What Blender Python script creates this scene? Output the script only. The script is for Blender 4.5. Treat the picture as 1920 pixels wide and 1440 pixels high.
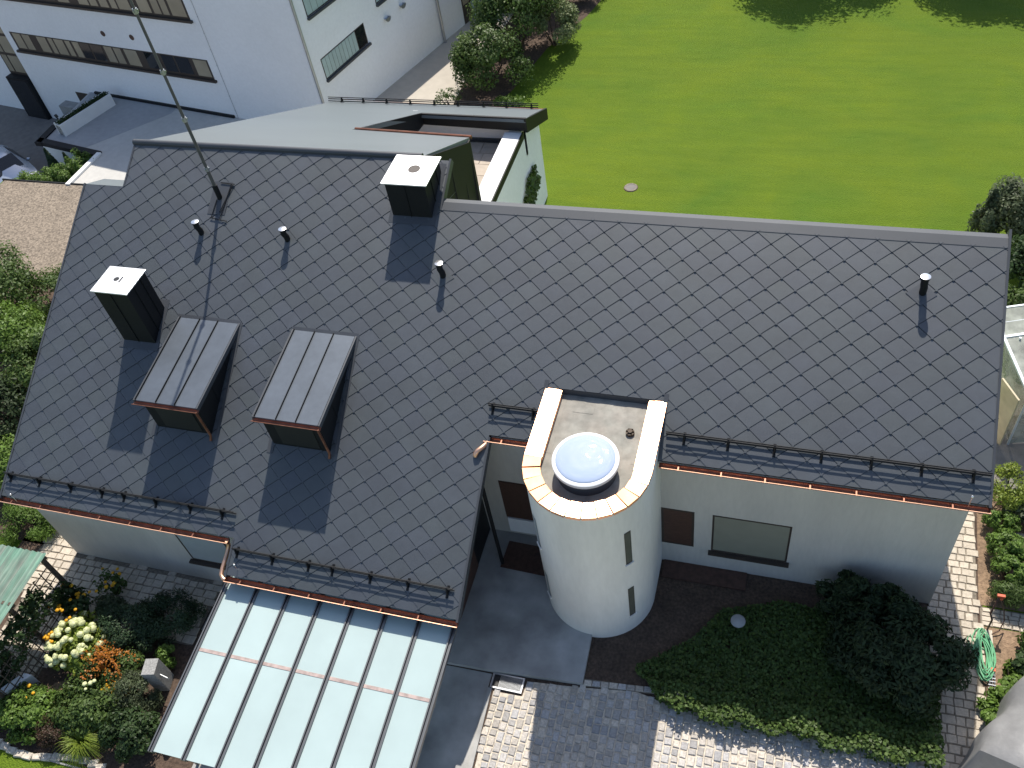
import bpy, math, random
import numpy as np
from mathutils import Matrix, Vector
random.seed(7); RNG = np.random.default_rng(11)
SC = bpy.context.scene
for o in list(bpy.data.objects): bpy.data.objects.remove(o)
COL = SC.collection

# ---------------------------------------------------------------- camera
cam_d = bpy.data.cameras.new('camera'); cam = bpy.data.objects.new('camera', cam_d); COL.objects.link(cam)
PITCH, ROLL, YAW = 0.832422, -0.196120, -0.415056
def cam_axes(p, r, y):
    fw = Vector((math.sin(y)*math.cos(p), math.cos(y)*math.cos(p), -math.sin(p)))
    rt = Vector((math.cos(y), -math.sin(y), 0)); up = rt.cross(fw)
    return rt*math.cos(r)+up*math.sin(r), -rt*math.sin(r)+up*math.cos(r), fw
ax, ay, af = cam_axes(PITCH, ROLL, YAW)
cam.matrix_world = Matrix(((ax.x, ay.x, -af.x, 0), (ax.y, ay.y, -af.y, 0), (ax.z, ay.z, -af.z, 20.7), (0, 0, 0, 1)))
cam_d.sensor_width = 36; cam_d.lens = 36*1715/1920; cam_d.clip_start = 0.1; cam_d.clip_end = 1500
SC.camera = cam
SC.render.resolution_x = 1024; SC.render.resolution_y = 768

# ---------------------------------------------------------------- sky and sun
TO_SUN = Vector((-0.085, 0.612, 0.784)).normalized()
el = math.asin(TO_SUN.z); az = math.atan2(TO_SUN.x, TO_SUN.y)
W = bpy.data.worlds.new('World'); SC.world = W; W.use_nodes = True
nt = W.node_tree; bg = nt.nodes['Background']
sky = nt.nodes.new('ShaderNodeTexSky'); sky.sky_type = 'NISHITA'; sky.sun_disc = False
sky.sun_elevation = el; sky.sun_rotation = az; sky.air_density = 1.0; sky.dust_density = 1.3; sky.ozone_density = 1.0
nt.links.new(sky.outputs[0], bg.inputs[0]); bg.inputs[1].default_value = 0.13
sd = bpy.data.lights.new('sun', 'SUN'); sd.energy = 5.0; sd.angle = math.radians(0.53); sd.color = (1, .935, .84)
sun = bpy.data.objects.new('sun', sd); COL.objects.link(sun)
sun.rotation_mode = 'QUATERNION'; sun.rotation_quaternion = TO_SUN.to_track_quat('Z', 'Y')
SC.view_settings.view_transform = 'Standard'; SC.view_settings.look = 'None'
SC.view_settings.gamma = 1; SC.view_settings.exposure = 0.28; SC.view_settings.use_curve_mapping = False

# ---------------------------------------------------------------- materials
def srgb(h):
    h = h.lstrip('#'); v = [int(h[i:i+2], 16)/255 for i in (0, 2, 4)]
    return tuple(c/12.92 if c <= .04045 else ((c+.055)/1.055)**2.4 for c in v)
MATS = {}
def M(name, base, rough=.7, metal=0.0, var=.12, scale=3.0, var2=0.0, scale2=.4, bump=0.0, bscale=40.0, objrand=0.0,
      attr=0.0, spec=.5, transl=0.0, tint=None, stretch=None, trans=0.0, ior=1.45):
    """principled material; var/var2 = brightness variation by noise, objrand = per object, attr = per leaf"""
    m = bpy.data.materials.new(name); m.use_nodes = True; t = m.node_tree; n = t.nodes; L = t.links
    b = n['Principled BSDF']; out = n['Material Output']
    geo = n.new('ShaderNodeNewGeometry'); pos = geo.outputs['Position']
    if stretch:
        mp = n.new('ShaderNodeMapping'); mp.inputs['Scale'].default_value = stretch; L.new(pos, mp.inputs[0]); pos = mp.outputs[0]
    def noise(sc, det=4):
        q = n.new('ShaderNodeTexNoise'); q.inputs['Scale'].default_value = sc; q.inputs['Detail'].default_value = det
        L.new(pos, q.inputs['Vector']); return q.outputs['Fac']
    def math_(op, a, c):
        q = n.new('ShaderNodeMath'); q.operation = op
        for i, v in enumerate((a, c)):
            if isinstance(v, (int, float)): q.inputs[i].default_value = v
            else: L.new(v, q.inputs[i])
        return q.outputs[0]
    f = None
    def addf(x, amt):      # x in 0..1 -> factor 1-amt..1+amt
        nonlocal f
        y = math_('ADD', math_('MULTIPLY', x, 2*amt), 1-amt)
        f = y if f is None else math_('MULTIPLY', f, y)
    def stretchc(x):
        q = n.new('ShaderNodeMapRange'); q.inputs[1].default_value = .3; q.inputs[2].default_value = .7; L.new(x, q.inputs[0]); return q.outputs[0]
    if var: addf(stretchc(noise(scale)), var)
    if var2: addf(stretchc(noise(scale2, 6)), var2)
    rnd = None
    if objrand:
        oi = n.new('ShaderNodeObjectInfo'); rnd = oi.outputs['Random']; addf(rnd, objrand)
    if attr:
        at = n.new('ShaderNodeAttribute'); at.attribute_name = 'rnd'; rnd = at.outputs['Fac']; addf(rnd, attr)
    col = n.new('ShaderNodeRGB'); col.outputs[0].default_value = (*base, 1); c = col.outputs[0]
    if tint:               # second real colour of the thing, mixed by its own noise or piece
        mx = n.new('ShaderNodeMix'); mx.data_type = 'RGBA'; L.new(c, mx.inputs[6]); mx.inputs[7].default_value = (*tint[0], 1)
        src = stretchc(noise(tint[1], 5)) if tint[1] else math_('FRACT', math_('MULTIPLY', rnd, 7.31), 0)
        L.new(math_('MULTIPLY', src, tint[2]), mx.inputs[0]); c = mx.outputs[2]
    if f is not None:
        vm = n.new('ShaderNodeVectorMath'); vm.operation = 'SCALE'; L.new(c, vm.inputs[0]); L.new(f, vm.inputs[3]); c = vm.outputs[0]
    L.new(c, b.inputs['Base Color']); b.inputs['Roughness'].default_value = rough; b.inputs['Metallic'].default_value = metal
    b.inputs['Specular IOR Level'].default_value = spec; b.inputs['IOR'].default_value = ior
    b.inputs['Transmission Weight'].default_value = trans
    if bump:
        bp = n.new('ShaderNodeBump'); bp.inputs['Strength'].default_value = bump; bp.inputs['Distance'].default_value = .02
        L.new(noise(bscale, 5), bp.inputs['Height']); L.new(bp.outputs[0], b.inputs['Normal'])
    if transl:
        tr = n.new('ShaderNodeBsdfTranslucent'); L.new(c, tr.inputs[0]); ms = n.new('ShaderNodeMixShader'); ms.inputs[0].default_value = transl
        L.new(b.outputs[0], ms.inputs[1]); L.new(tr.outputs[0], ms.inputs[2]); L.new(ms.outputs[0], out.inputs[0])
    MATS[name] = m; return m

G = lambda v: (v, v, v)
m_tile = M('roof_tile_metal', (.043, .052, .066), .56, var=.08, scale=5, var2=.10, scale2=1.1, bump=.12, bscale=160, objrand=.085, spec=.5, ior=1.85, tint=((.047, .058, .060), 0, .7))
m_tile_f = M('roof_tile_metal_field', (.043, .052, .066), .56, var=.08, scale=5, var2=.10, scale2=1.1, bump=.12, bscale=160, attr=.085, spec=.5, ior=1.85, tint=((.047, .058, .060), 0, .7))
m_under = M('roof_underlay', (.012, .013, .015), .8, var=0)
m_sheet = M('dark_sheet_metal', (.062, .067, .075), .42, var=.08, scale=2, var2=.06, scale2=.5, spec=.6)
m_dark = M('dark_cladding', (.011, .012, .014), .55, var=.08, scale=2, spec=.3)
m_ridge = M('ridge_sheet', (.055, .062, .072), .5, var=.08, scale=1.2, spec=.6)
m_backroof = M('back_roof_sheet', (.145, .168, .18), .38, var=.05, scale=.6, var2=.05, scale2=.25, spec=.6, stretch=(.3, 1, 1))  # dark metal given a paler base, standing in for sun and sky sheen
m_dormer = M('dormer_roof_sheet', (.115, .135, .16), .38, var=.07, scale=1.6, var2=.06, scale2=6, metal=.35, spec=.6)
m_copper_mid = M('copper_satin', (.93, .55, .36), .60, 1.0, var=.08, scale=4)
m_copper_cool = M('copper_matt', (.90, .54, .33), .70, 1.0, var=.10, scale=4)
m_copper = M('new_copper', (.93, .56, .38), .44, 1.0, var=.08, scale=4)
m_copper_dull = M('weathered_copper', (.22, .095, .060), .45, .6, var=.22, scale=6)
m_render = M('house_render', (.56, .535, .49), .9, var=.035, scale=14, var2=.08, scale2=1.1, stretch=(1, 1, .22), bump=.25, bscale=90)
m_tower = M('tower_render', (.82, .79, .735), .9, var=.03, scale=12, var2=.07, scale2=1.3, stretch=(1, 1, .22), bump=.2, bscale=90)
m_white = M('white_wall', (.88, .885, .89), .9, var=.025, scale=8, var2=.05, scale2=.25, bump=.1, bscale=60)
m_whitecap = M('bright_sheet_cap', (.88, .88, .88), .42, .45, var=.02)
m_cap = M('white_coping', (.82, .82, .80), .55, var=.03)
m_glass_dark = M('dark_window_glass', (.015, .017, .02), .06, var=0, spec=.8)
m_glass_tan = M('window_glass_with_blind', (.36, .31, .22), .18, var=.15, scale=.8, objrand=.12, spec=.7)
m_glass_teal = M('pale_teal_blind', (.42, .52, .50), .35, var=.05, objrand=.05)
m_frame = M('brown_frame', (.055, .042, .034), .5, var=.1)
m_wood = M('dark_stained_wood', (.085, .045, .033), .55, var=.25, scale=9, stretch=(1, 1, 6))
m_blind = M('beige_blind', (.25, .25, .20), .7, var=.04)
m_blind_grey = M('grey_blind', (.36, .40, .42), .7, var=.04)
m_glass_canopy = M('frosted_canopy_glass', (.52, .64, .63), .22, var=.03, scale=1.2, var2=.05, scale2=.5, objrand=.02, transl=.2, spec=.5)
m_rail = M('canopy_rail_metal', (.16, .165, .17), .38, .5, var=.05)
m_rust = M('stained_joint_strip', (.42, .33, .30), .7, var=.3, scale=7)
m_mast = M('weathered_mast', (.105, .10, .09), .55, var=.2)
m_steel = M('galvanised_steel', (.42, .44, .46), .38, .8, var=.08)
m_bright = M('polished_steel', (.8, .8, .8), .25, .9, var=.05)
m_bitumen = M('bitumen_roof', (.30, .295, .26), .85, var=.18, scale=5, var2=.16, scale2=1.1, bump=.3, bscale=120, tint=((.24, .2, .17), 2.2, .5))
m_white_pl = M('white_plastic', (.82, .82, .82), .4, var=0)
def dome_mat():
    m = bpy.data.materials.new('acrylic_dome'); m.use_nodes = True; t = m.node_tree; n = t.nodes; L = t.links; n.remove(n['Principled BSDF'])
    tr = n.new('ShaderNodeBsdfTransparent'); tr.inputs[0].default_value = (.70, .82, 1, 1); gl = n.new('ShaderNodeBsdfGlossy'); gl.inputs['Roughness'].default_value = .035
    df = n.new('ShaderNodeBsdfDiffuse'); df.inputs[0].default_value = (.50, .60, .78, 1)  # blue diffuse painted in for the sky that clear acrylic would reflect
    fr = n.new('ShaderNodeFresnel'); fr.inputs[0].default_value = 1.6; a = n.new('ShaderNodeMixShader'); a.inputs[0].default_value = .78; b = n.new('ShaderNodeMixShader')
    nz = n.new('ShaderNodeTexNoise'); nz.inputs['Scale'].default_value = 2.2; bp = n.new('ShaderNodeBump'); bp.inputs['Strength'].default_value = .25; bp.inputs['Distance'].default_value = .2
    L.new(nz.outputs['Fac'], bp.inputs['Height']); L.new(bp.outputs[0], gl.inputs['Normal'])
    L.new(tr.outputs[0], a.inputs[1]); L.new(df.outputs[0], a.inputs[2]); L.new(fr.outputs[0], b.inputs[0]); L.new(a.outputs[0], b.inputs[1]); L.new(gl.outputs[0], b.inputs[2])
    L.new(b.outputs[0], n['Material Output'].inputs[0]); return m
m_dome = dome_mat()
m_shaft = M('skylight_shaft', (.50, .56, .66), .8, var=.05)  # bluish base stands in for sky light falling inside
m_black = M('black_plastic', (.02, .02, .02), .5, var=0)
m_soil = M('soil', (.085, .058, .042), .95, var=.4, scale=14, var2=.25, scale2=2, bump=.9, bscale=30)
m_soil_dry = M('dry_soil', (.25, .17, .11), .95, var=.35, scale=12, var2=.25, scale2=2, bump=.9, bscale=30)
m_concrete = M('smooth_concrete', (.33, .325, .31), .8, var=.14, scale=2.2, var2=.30, scale2=.8, bump=.1, bscale=60, tint=((.44, .435, .42), .9, .7))
m_paving = M('platform_slabs', (.50, .49, .46), .85, var=.06, scale=4, var2=.05, scale2=.4, bump=.15, bscale=50)
m_paving_dk = M('ramp_slabs', (.36, .365, .37), .85, var=.06, scale=4, var2=.05, scale2=.4, bump=.15, bscale=50)
m_slit = M('slit_window_glass', (.13, .13, .105), .2, var=.1)
m_pathconc = M('pale_path', (.44, .40, .34), .85, var=.05, scale=3, var2=.05, scale2=.5, bump=.15, bscale=40)
m_cobble = M('granite_sett', (.52, .465, .395), .75, var=.22, scale=22, objrand=.22, bump=.5, bscale=60, tint=((.36, .36, .37), 0, .9))
m_cobble_f = M('granite_sett_field', (.52, .465, .395), .75, var=.22, scale=22, attr=.22, bump=.5, bscale=60, tint=((.36, .36, .37), 0, .9))
m_paver = M('concrete_paver', (.54, .475, .385), .85, var=.14, scale=16, objrand=.10, bump=.5, bscale=60)
m_joint = M('sand_joint', (.58, .52, .43), .95, var=.3, scale=12, bump=.5, bscale=60)
m_joint_dk = M('dark_joint', (.22, .19, .15), .95, var=.3, scale=12, bump=.5, bscale=60)
m_stone = M('grey_granite', (.30, .30, .29), .85, var=.3, scale=30, bump=.5, bscale=60)
m_court = M('court_paving', (.20, .185, .17), .9, var=.12, scale=4, bump=.3, bscale=30)
m_green_roof = M('green_corrugated_plastic', (.125, .29, .205), .5, var=.2, scale=4, var2=.25, scale2=.9, stretch=(3, .6, 1), tint=((.20, .22, .19), 1.6, .85))
m_timber = M('weathered_timber', (.10, .075, .055), .8, var=.3, scale=8)
m_terra = M('terrace_tile', (.44, .38, .31), .8, var=.08, scale=6, objrand=.08)
m_carpaint = M('silver_blue_paint', (.42, .47, .55), .25, .55, var=0, spec=.7)
m_tyre = M('tyre_rubber', (.02, .02, .02), .8, var=0)
m_hose = M('green_hose', (.16, .44, .24), .45, var=.1)
m_red = M('orange_plastic', (.65, .12, .05), .5, var=0)
m_tarp = M('grey_tarpaulin', (.24, .24, .24), .42, .1, var=.1, scale=4, bump=.3, bscale=9)
def pane_mat():
    m = M('greenhouse_pane', (.46, .48, .42), .15, var=.3, scale=1.5, var2=.2, scale2=5); t = m.node_tree; n = t.nodes; L = t.links
    tr = n.new('ShaderNodeBsdfTransparent'); mx = n.new('ShaderNodeMixShader'); mx.inputs[0].default_value = .5
    L.new(n['Principled BSDF'].outputs[0], mx.inputs[1]); L.new(tr.outputs[0], mx.inputs[2]); L.new(mx.outputs[0], n['Material Output'].inputs[0]); return m
m_gh = pane_mat()
m_gh_frame = M('greenhouse_frame', (.62, .67, .70), .45, .3, var=.03)
m_ghwood = M('greenhouse_door', (.48, .41, .27), .5, var=.15, scale=3)
m_bark = M('bark', (.07, .05, .035), .9, var=.3, scale=12)

def gravel_mat():
    m = M('gravel', (.24, .198, .153), .95, var=.10, scale=1.2, var2=.0, bump=1.0, bscale=26)
    t = m.node_tree; n = t.nodes; L = t.links
    geo = n.new('ShaderNodeNewGeometry'); v = n.new('ShaderNodeTexVoronoi'); v.inputs['Scale'].default_value = 17
    L.new(geo.outputs['Position'], v.inputs['Vector'])
    b = n['Principled BSDF']; old = b.inputs['Base Color'].links[0].from_socket
    hs = n.new('ShaderNodeSeparateColor'); L.new(v.outputs['Color'], hs.inputs[0])
    mr = n.new('ShaderNodeMapRange'); mr.inputs[3].default_value = .6; mr.inputs[4].default_value = 1.35; L.new(hs.outputs[0], mr.inputs[0])
    vm = n.new('ShaderNodeVectorMath'); vm.operation = 'SCALE'; L.new(old, vm.inputs[0]); L.new(mr.outputs[0], vm.inputs[3])
    L.new(vm.outputs[0], b.inputs['Base Color']); return m
m_gravel = gravel_mat()

def lawn_mat():
    m = bpy.data.materials.new('lawn_grass'); m.use_nodes = True; t = m.node_tree; n = t.nodes; L = t.links; b = n['Principled BSDF']
    geo = n.new('ShaderNodeNewGeometry'); P = geo.outputs['Position']
    def noise(sc, det, st=(1, 1, 1), dist=0, off=0):
        mp = n.new('ShaderNodeMapping'); mp.inputs['Scale'].default_value = st; mp.inputs['Location'].default_value = (off, off, 0); L.new(P, mp.inputs[0])
        q = n.new('ShaderNodeTexNoise'); q.inputs['Scale'].default_value = sc; q.inputs['Detail'].default_value = det; q.inputs['Distortion'].default_value = dist
        L.new(mp.outputs[0], q.inputs['Vector'])
        r = n.new('ShaderNodeMapRange'); r.inputs[1].default_value = .3; r.inputs[2].default_value = .7; L.new(q.outputs['Fac'], r.inputs[0]); return r.outputs[0]
    def mix(fac, a, bb):
        x = n.new('ShaderNodeMix'); x.data_type = 'RGBA'; L.new(fac, x.inputs[0])
        for i, v in ((6, a), (7, bb)):
            if isinstance(v, tuple): x.inputs[i].default_value = (*v, 1)
            else: L.new(v, x.inputs[i])
        return x.outputs[2]
    def scaled(fac, k):
        q = n.new('ShaderNodeMath'); q.operation = 'MULTIPLY'; L.new(fac, q.inputs[0]); q.inputs[1].default_value = k; return q.outputs[0]
    c = mix(noise(.13, 3, dist=.8), (.050, .128, .012), (.165, .245, .011))
    c = mix(scaled(noise(.42, 5, dist=1.2, off=30), .75), c, (.060, .155, .020))
    c = mix(scaled(noise(.30, 4, (.7, 1.2, 1), dist=1, off=70), .55), c, (.225, .262, .012))
    c = mix(scaled(noise(1.3, 4, (.22, 1.7, 1), off=11), .50), c, (.060, .115, .012))
    c = mix(scaled(noise(2.6, 5, (.5, 1.3, 1), off=51), .35), c, (.15, .22, .03))
    c = mix(scaled(noise(13, 4, off=5), .40), c, (.050, .100, .012))
    c = mix(scaled(noise(45, 3, (1, .6, 1)), .40), c, (.17, .24, .03))
    L.new(c, b.inputs['Base Color']); b.inputs['Roughness'].default_value = .85; b.inputs['Specular IOR Level'].default_value = .08
    bp = n.new('ShaderNodeBump'); bp.inputs['Strength'].default_value = .7; bp.inputs['Distance'].default_value = .05
    L.new(noise(26, 5), bp.inputs['Height']); L.new(bp.outputs[0], b.inputs['Normal']); return m
m_lawn = lawn_mat()

def leafm(name, base, tint, var=.35, rough=.5, transl=.36, spec=.35):
    return M(name, base, rough, var=0, attr=var, transl=transl, tint=(tint, 0, .8), spec=spec)
lf_mid = leafm('leaf_mid_green', (0.072, 0.124, 0.033), (0.111, 0.169, 0.039))
lf_dark = leafm('leaf_dark_green', (0.036, 0.068, 0.026), (0.058, 0.098, 0.029))
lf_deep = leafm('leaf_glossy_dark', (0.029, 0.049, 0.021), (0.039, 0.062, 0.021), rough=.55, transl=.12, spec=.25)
lf_lime = leafm('leaf_lime', (0.182, 0.260, 0.039), (0.260, 0.312, 0.046))
lf_bright = leafm('leaf_bright_green', (0.111, 0.195, 0.036), (0.156, 0.247, 0.046))
lf_pale = leafm('leaf_variegated', (0.260, 0.299, 0.143), (0.117, 0.169, 0.052))
lf_grey = leafm('leaf_grey_green', (0.111, 0.137, 0.072), (0.078, 0.111, 0.052))
lf_red = leafm('leaf_wine_red', (0.098, 0.046, 0.036), (0.078, 0.078, 0.039))
lf_con = leafm('needle_dark', (0.033, 0.062, 0.029), (0.052, 0.091, 0.036), transl=.1)
pt_orange = leafm('petal_orange', (.46, .18, .02), (.34, .10, .02), transl=.3)
pt_yellow = leafm('petal_yellow', (.85, .50, .03), (.80, .40, .02), transl=.3)
pt_cream = leafm('petal_cream', (.70, .74, .36), (.76, .78, .48), transl=.2)

# ---------------------------------------------------------------- mesh helpers
class MB:
    def __init__(s): s.v = []; s.f = []; s.mi = []
    def add(s, vs, fs, mi=0):
        o = len(s.v); s.v += [tuple(map(float, v)) for v in vs]
        for f in fs: s.f.append(tuple(i+o for i in f)); s.mi.append(mi)
        return s
    def box(s, x0, x1, y0, y1, z0, z1, mi=0, rot=0, piv=None, mat=None):
        vs = [(x, y, z) for z in (z0, z1) for y in (y0, y1) for x in (x0, x1)]
        if rot:
            px_, py_ = piv if piv else ((x0+x1)/2, (y0+y1)/2); c, q = math.cos(rot), math.sin(rot)
            vs = [(px_+(x-px_)*c-(y-py_)*q, py_+(x-px_)*q+(y-py_)*c, z) for x, y, z in vs]
        if mat: vs = [tuple(mat @ Vector(v)) for v in vs]
        return s.add(vs, [(0, 2, 3, 1), (4, 5, 7, 6), (0, 1, 5, 4), (1, 3, 7, 5), (3, 2, 6, 7), (2, 0, 4, 6)], mi)
    def prism(s, poly, vec, mi=0):        # poly: 3-D points, extruded along vec
        n = len(poly); vec = Vector(vec); a = [Vector(p) for p in poly]; nor = Vector((0, 0, 0))
        for i in range(n): nor += (a[i]-a[0]).cross(a[(i+1) % n]-a[0])
        if nor.dot(vec) < 0: a = a[::-1]
        fs = [tuple(range(n-1, -1, -1)), tuple(range(n, 2*n))]+[(i, (i+1) % n, (i+1) % n+n, i+n) for i in range(n)]
        return s.add(a+[p+vec for p in a], fs, mi)
    def tube(s, pts, r, n=8, mi=0, caps=True):
        pts = [Vector(p) for p in pts]; rs = r if isinstance(r, (list, tuple)) else [r]*len(pts)
        vs = []; fs = []; ref = None
        for i, p in enumerate(pts):
            d = (pts[min(i+1, len(pts)-1)]-pts[max(i-1, 0)]).normalized()
            if ref is None: ref = d.orthogonal().normalized()
            ref = (ref-d*ref.dot(d)).normalized(); w = d.cross(ref)
            for k in range(n):
                a = 2*math.pi*k/n; vs.append(p+(ref*math.cos(a)+w*math.sin(a))*rs[i])
        for i in range(len(pts)-1):
            for k in range(n):
                fs.append((i*n+k, i*n+(k+1) % n, (i+1)*n+(k+1) % n, (i+1)*n+k))
        if caps: fs.append(tuple(range(n-1, -1, -1))); fs.append(tuple((len(pts)-1)*n+k for k in range(n)))
        return s.add(vs, fs, mi)
    def lathe(s, prof, c, n=32, mi=0, a0=0, a1=2*math.pi):
        full = abs(a1-a0-2*math.pi) < 1e-6; m = n if full else n+1
        vs = [(c[0]+r*math.cos(a0+(a1-a0)*k/n), c[1]+r*math.sin(a0+(a1-a0)*k/n), c[2]+z) for r, z in prof for k in range(m)]
        fs = []
        for i in range(len(prof)-1):
            for k in range(n):
                k2 = (k+1) % m; fs.append((i*m+k, i*m+k2, (i+1)*m+k2, (i+1)*m+k))
        return s.add(vs, fs, mi)
    def ball(s, c, r, n=8, mi=0, sq=1.0):
        prof = [(max(1e-4, r*math.sin(math.pi*i/n)), -r*sq*math.cos(math.pi*i/n)) for i in range(n+1)]
        return s.lathe(prof, c, max(6, n+2), mi)
    def mesh(s, name, mats, smooth=False):
        me = bpy.data.meshes.new(name); me.from_pydata(s.v, [], s.f)
        for m in (mats if isinstance(mats, (list, tuple)) else [mats]): me.materials.append(m)
        me.polygons.foreach_set('material_index', s.mi)
        if smooth: me.polygons.foreach_set('use_smooth', [True]*len(s.f))
        me.update(); return me
def link(name, me, parent=None):
    o = bpy.data.objects.new(name, me); COL.objects.link(o)
    if parent is not None:
        o.parent = parent
        w = parent.matrix_world
        loc = Vector((0, 0, 0)); q = parent
        while q is not None: loc += q.location; q = q.parent
        o.location = -loc        # meshes are written in world coordinates
    return o
def obj(name, mb, mats, parent=None, smooth=False, bevel=0):
    o = link(name, mb.mesh(name, mats, smooth), parent)
    if bevel:
        md = o.modifiers.new('bevel', 'BEVEL'); md.width = bevel; md.segments = 2; md.limit_method = 'ANGLE'
    if smooth:
        try: o.data.set_sharp_from_angle(angle=math.radians(40))
        except Exception: pass
    return o
def tag(o, label=None, cat=None, group=None, kind=None):
    if label: o['label'] = label
    if cat: o['category'] = cat
    if group: o['group'] = group
    if kind: o['kind'] = kind
    return o
def thing(name, label, cat, loc=(0, 0, 0), group=None):
    o = bpy.data.objects.new(name, None); COL.objects.link(o); o.location = loc; o.empty_display_size = .3
    return tag(o, label, cat, group)
def setting(name, mb, m, parent=None, smooth=False):
    o = obj(name, mb, m, parent, smooth)
    if parent is None: o['kind'] = 'structure'
    return o
def sheet(poly, z, t=.05, mi=0):
    return MB().prism([(x, y, z-t) for x, y in poly], (0, 0, t), mi)
def inst(name, me, parent, loc, rot=0, scale=(1, 1, 1)):
    o = bpy.data.objects.new(name, me); COL.objects.link(o); o.parent = parent
    base = Vector((0, 0, 0)); q = parent
    while q is not None: base += q.location; q = q.parent
    o.location = Vector(loc)-base; o.rotation_euler = (0, 0, rot); o.scale = scale; return o

def cloud_mesh(name, mats, C, N, size, rnd, shape='leaf', aspect=.5, fold=.25, mi=None):
    """leaf mesh from centres C, normals N (numpy)"""
    n = len(C); N = N/np.maximum(np.linalg.norm(N, axis=1, keepdims=True), 1e-6)
    a = RNG.normal(size=(n, 3)); T = np.cross(N, a); T /= np.maximum(np.linalg.norm(T, axis=1, keepdims=True), 1e-6); B = np.cross(N, T)
    s = (size*(.65+.7*RNG.random(n)))[:, None]
    v = np.empty((n, 4, 3))
    v[:, 0] = C-T*s*.5; v[:, 2] = C+T*s*.5-N*s*.12
    v[:, 1] = C+B*s*aspect*.5+N*s*fold*.3; v[:, 3] = C-B*s*aspect*.5+N*s*fold*.3
    me = bpy.data.meshes.new(name); me.vertices.add(4*n); me.vertices.foreach_set('co', v.reshape(-1))
    me.loops.add(4*n); me.loops.foreach_set('vertex_index', np.arange(4*n, dtype=np.int32))
    me.polygons.add(n); me.polygons.foreach_set('loop_start', np.arange(0, 4*n, 4, dtype=np.int32))
    try: me.polygons.foreach_set('loop_total', np.full(n, 4, dtype=np.int32))
    except Exception: pass
    for m in (mats if isinstance(mats, (list, tuple)) else [mats]): me.materials.append(m)
    if mi is not None: me.polygons.foreach_set('material_index', mi.astype(np.int32))
    at = me.attributes.new('rnd', 'FLOAT', 'FACE'); at.data.foreach_set('value', rnd.astype(np.float32))
    me.update(calc_edges=True); return me
def rand_dir(n):
    d = RNG.normal(size=(n, 3)); return d/np.linalg.norm(d, axis=1, keepdims=True)
def crown_points(c, r, n, clumps=22, cr=.36, up=.35, low=-.35):
    """leaf centres and normals of a lumpy crown: ellipsoid centre c, radii r"""
    c = np.array(c, float); r = np.array(r, float)
    d = rand_dir(clumps*3); d = d[d[:, 2] > low][:clumps]
    rad = .45+.45*RNG.random(len(d))**.6
    cc = d*rad[:, None]
    k = RNG.integers(0, len(cc), n)
    e = rand_dir(n); u = RNG.random(n)**.45
    szs = cr*(.7+.6*RNG.random(len(cc)))
    p = cc[k]+e*(u*szs[k])[:, None]
    N = e*.6+d[k]*.5+RNG.normal(size=(n, 3))*.45; N[:, 2] += up
    P = c+p*r
    rn = np.clip(RNG.random(n)*.7+.3*RNG.random(len(cc))[k], 0, 1)
    return P, N, rn
def plant(name, label, cat, c, r, mat, n=5000, size=.09, clumps=22, cr=.36, group=None, trunk=True, aspect=.55, up=.35, low=-.35, extra=None, zmin=0.03, part='foliage'):
    """one shrub: stem and foliage; c = crown centre (x, y, z), r = radii"""
    t = thing(name, label, cat, (c[0], c[1], zmin-.03), group)
    P, N, rn = crown_points(c, r, n, clumps, cr, up, low); k = P[:, 2] > zmin; P, N, rn = P[k], N[k], rn[k]
    link(part, cloud_mesh(part, mat, P, N, size, rn, aspect=aspect), t)
    if trunk:
        mb = MB()
        for i in range(7):
            a = 2*math.pi*i/7+random.random(); q = .55+.3*random.random()
            mb.tube([(c[0]+.05*math.cos(a), c[1]+.05*math.sin(a), zmin-.05), (c[0]+r[0]*.3*math.cos(a), c[1]+r[1]*.3*math.sin(a), c[2]*.6+zmin*.4),
                     (c[0]+r[0]*q*math.cos(a), c[1]+r[1]*q*math.sin(a), c[2]+r[2]*.35)], [.03+.012*r[2], .02, .006], 5)
        obj('stem', mb, m_bark, t)
    if extra: extra(t)
    return t

# ================================================================ SETTING: terrain
UPPER = [(-33, 25.3), (-33, -60), (140, -60), (140, 160), (-33.1, 160), (-33.1, 29.3), (-33, 28.2), (-29.4, 27.46), (-29.5, 25.3)]
setting('ground', sheet([(-400, -400), (400, -400), (400, 400), (-400, 400)], -2.05, .5), m_court)
setting('lawn', sheet(UPPER, 0.0, 2.2), m_lawn)
setting('garden_soil', sheet([(-20.2, 3.95), (-12.0, 3.95), (-11.9, 7.9), (-13.3, 7.9), (-13.4, 9.15), (-18.2, 9.2), (-18.2, 11), (-20.2, 11)], .004, .004), m_soil)
setting('hedge_soil', sheet([(-33, 9.2), (-18.2, 9.2), (-18.2, 19.5), (-33, 19.5)], .004, .004), m_soil)
setting('front_bed_soil', sheet([(-12, -3), (5.36, -3), (5.36, 8), (5.3, 12.2), (5.5, 18.2), (4.1, 18.2), (4.1, 12.06), (-12, 12.06)], .005, .005), m_soil)
setting('side_bed_soil', sheet([(5.22, 12.25), (9.5, 12.25), (9.5, 18.2), (5.5, 18.2), (5.3, 14.9)], .006, .006), m_soil_dry)
setting('lower_bed_soil', sheet([(5.35, 7.5), (9.5, 7.5), (9.5, 11.7), (5.25, 11.7)], .006, .006), m_soil_dry)
setting('shrub_bed_soil', sheet([(-14.3, 31.5), (-13.0, 31.3), (-12.1, 33.4), (-11.4, 37), (-10.2, 40), (-9.4, 43.5), (-12, 52), (-16, 48)], .006, .006), m_soil)
setting('gravel_yard', sheet([(-33, 19.5), (-17.5, 19.7), (-17.5, 25.35), (-32.9, 25.25)], .03, .2), m_gravel)
setting('gravel_edging', MB().box(-33.02, -17.5, 25.27, 25.33, -2, .07), m_dark)
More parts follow.
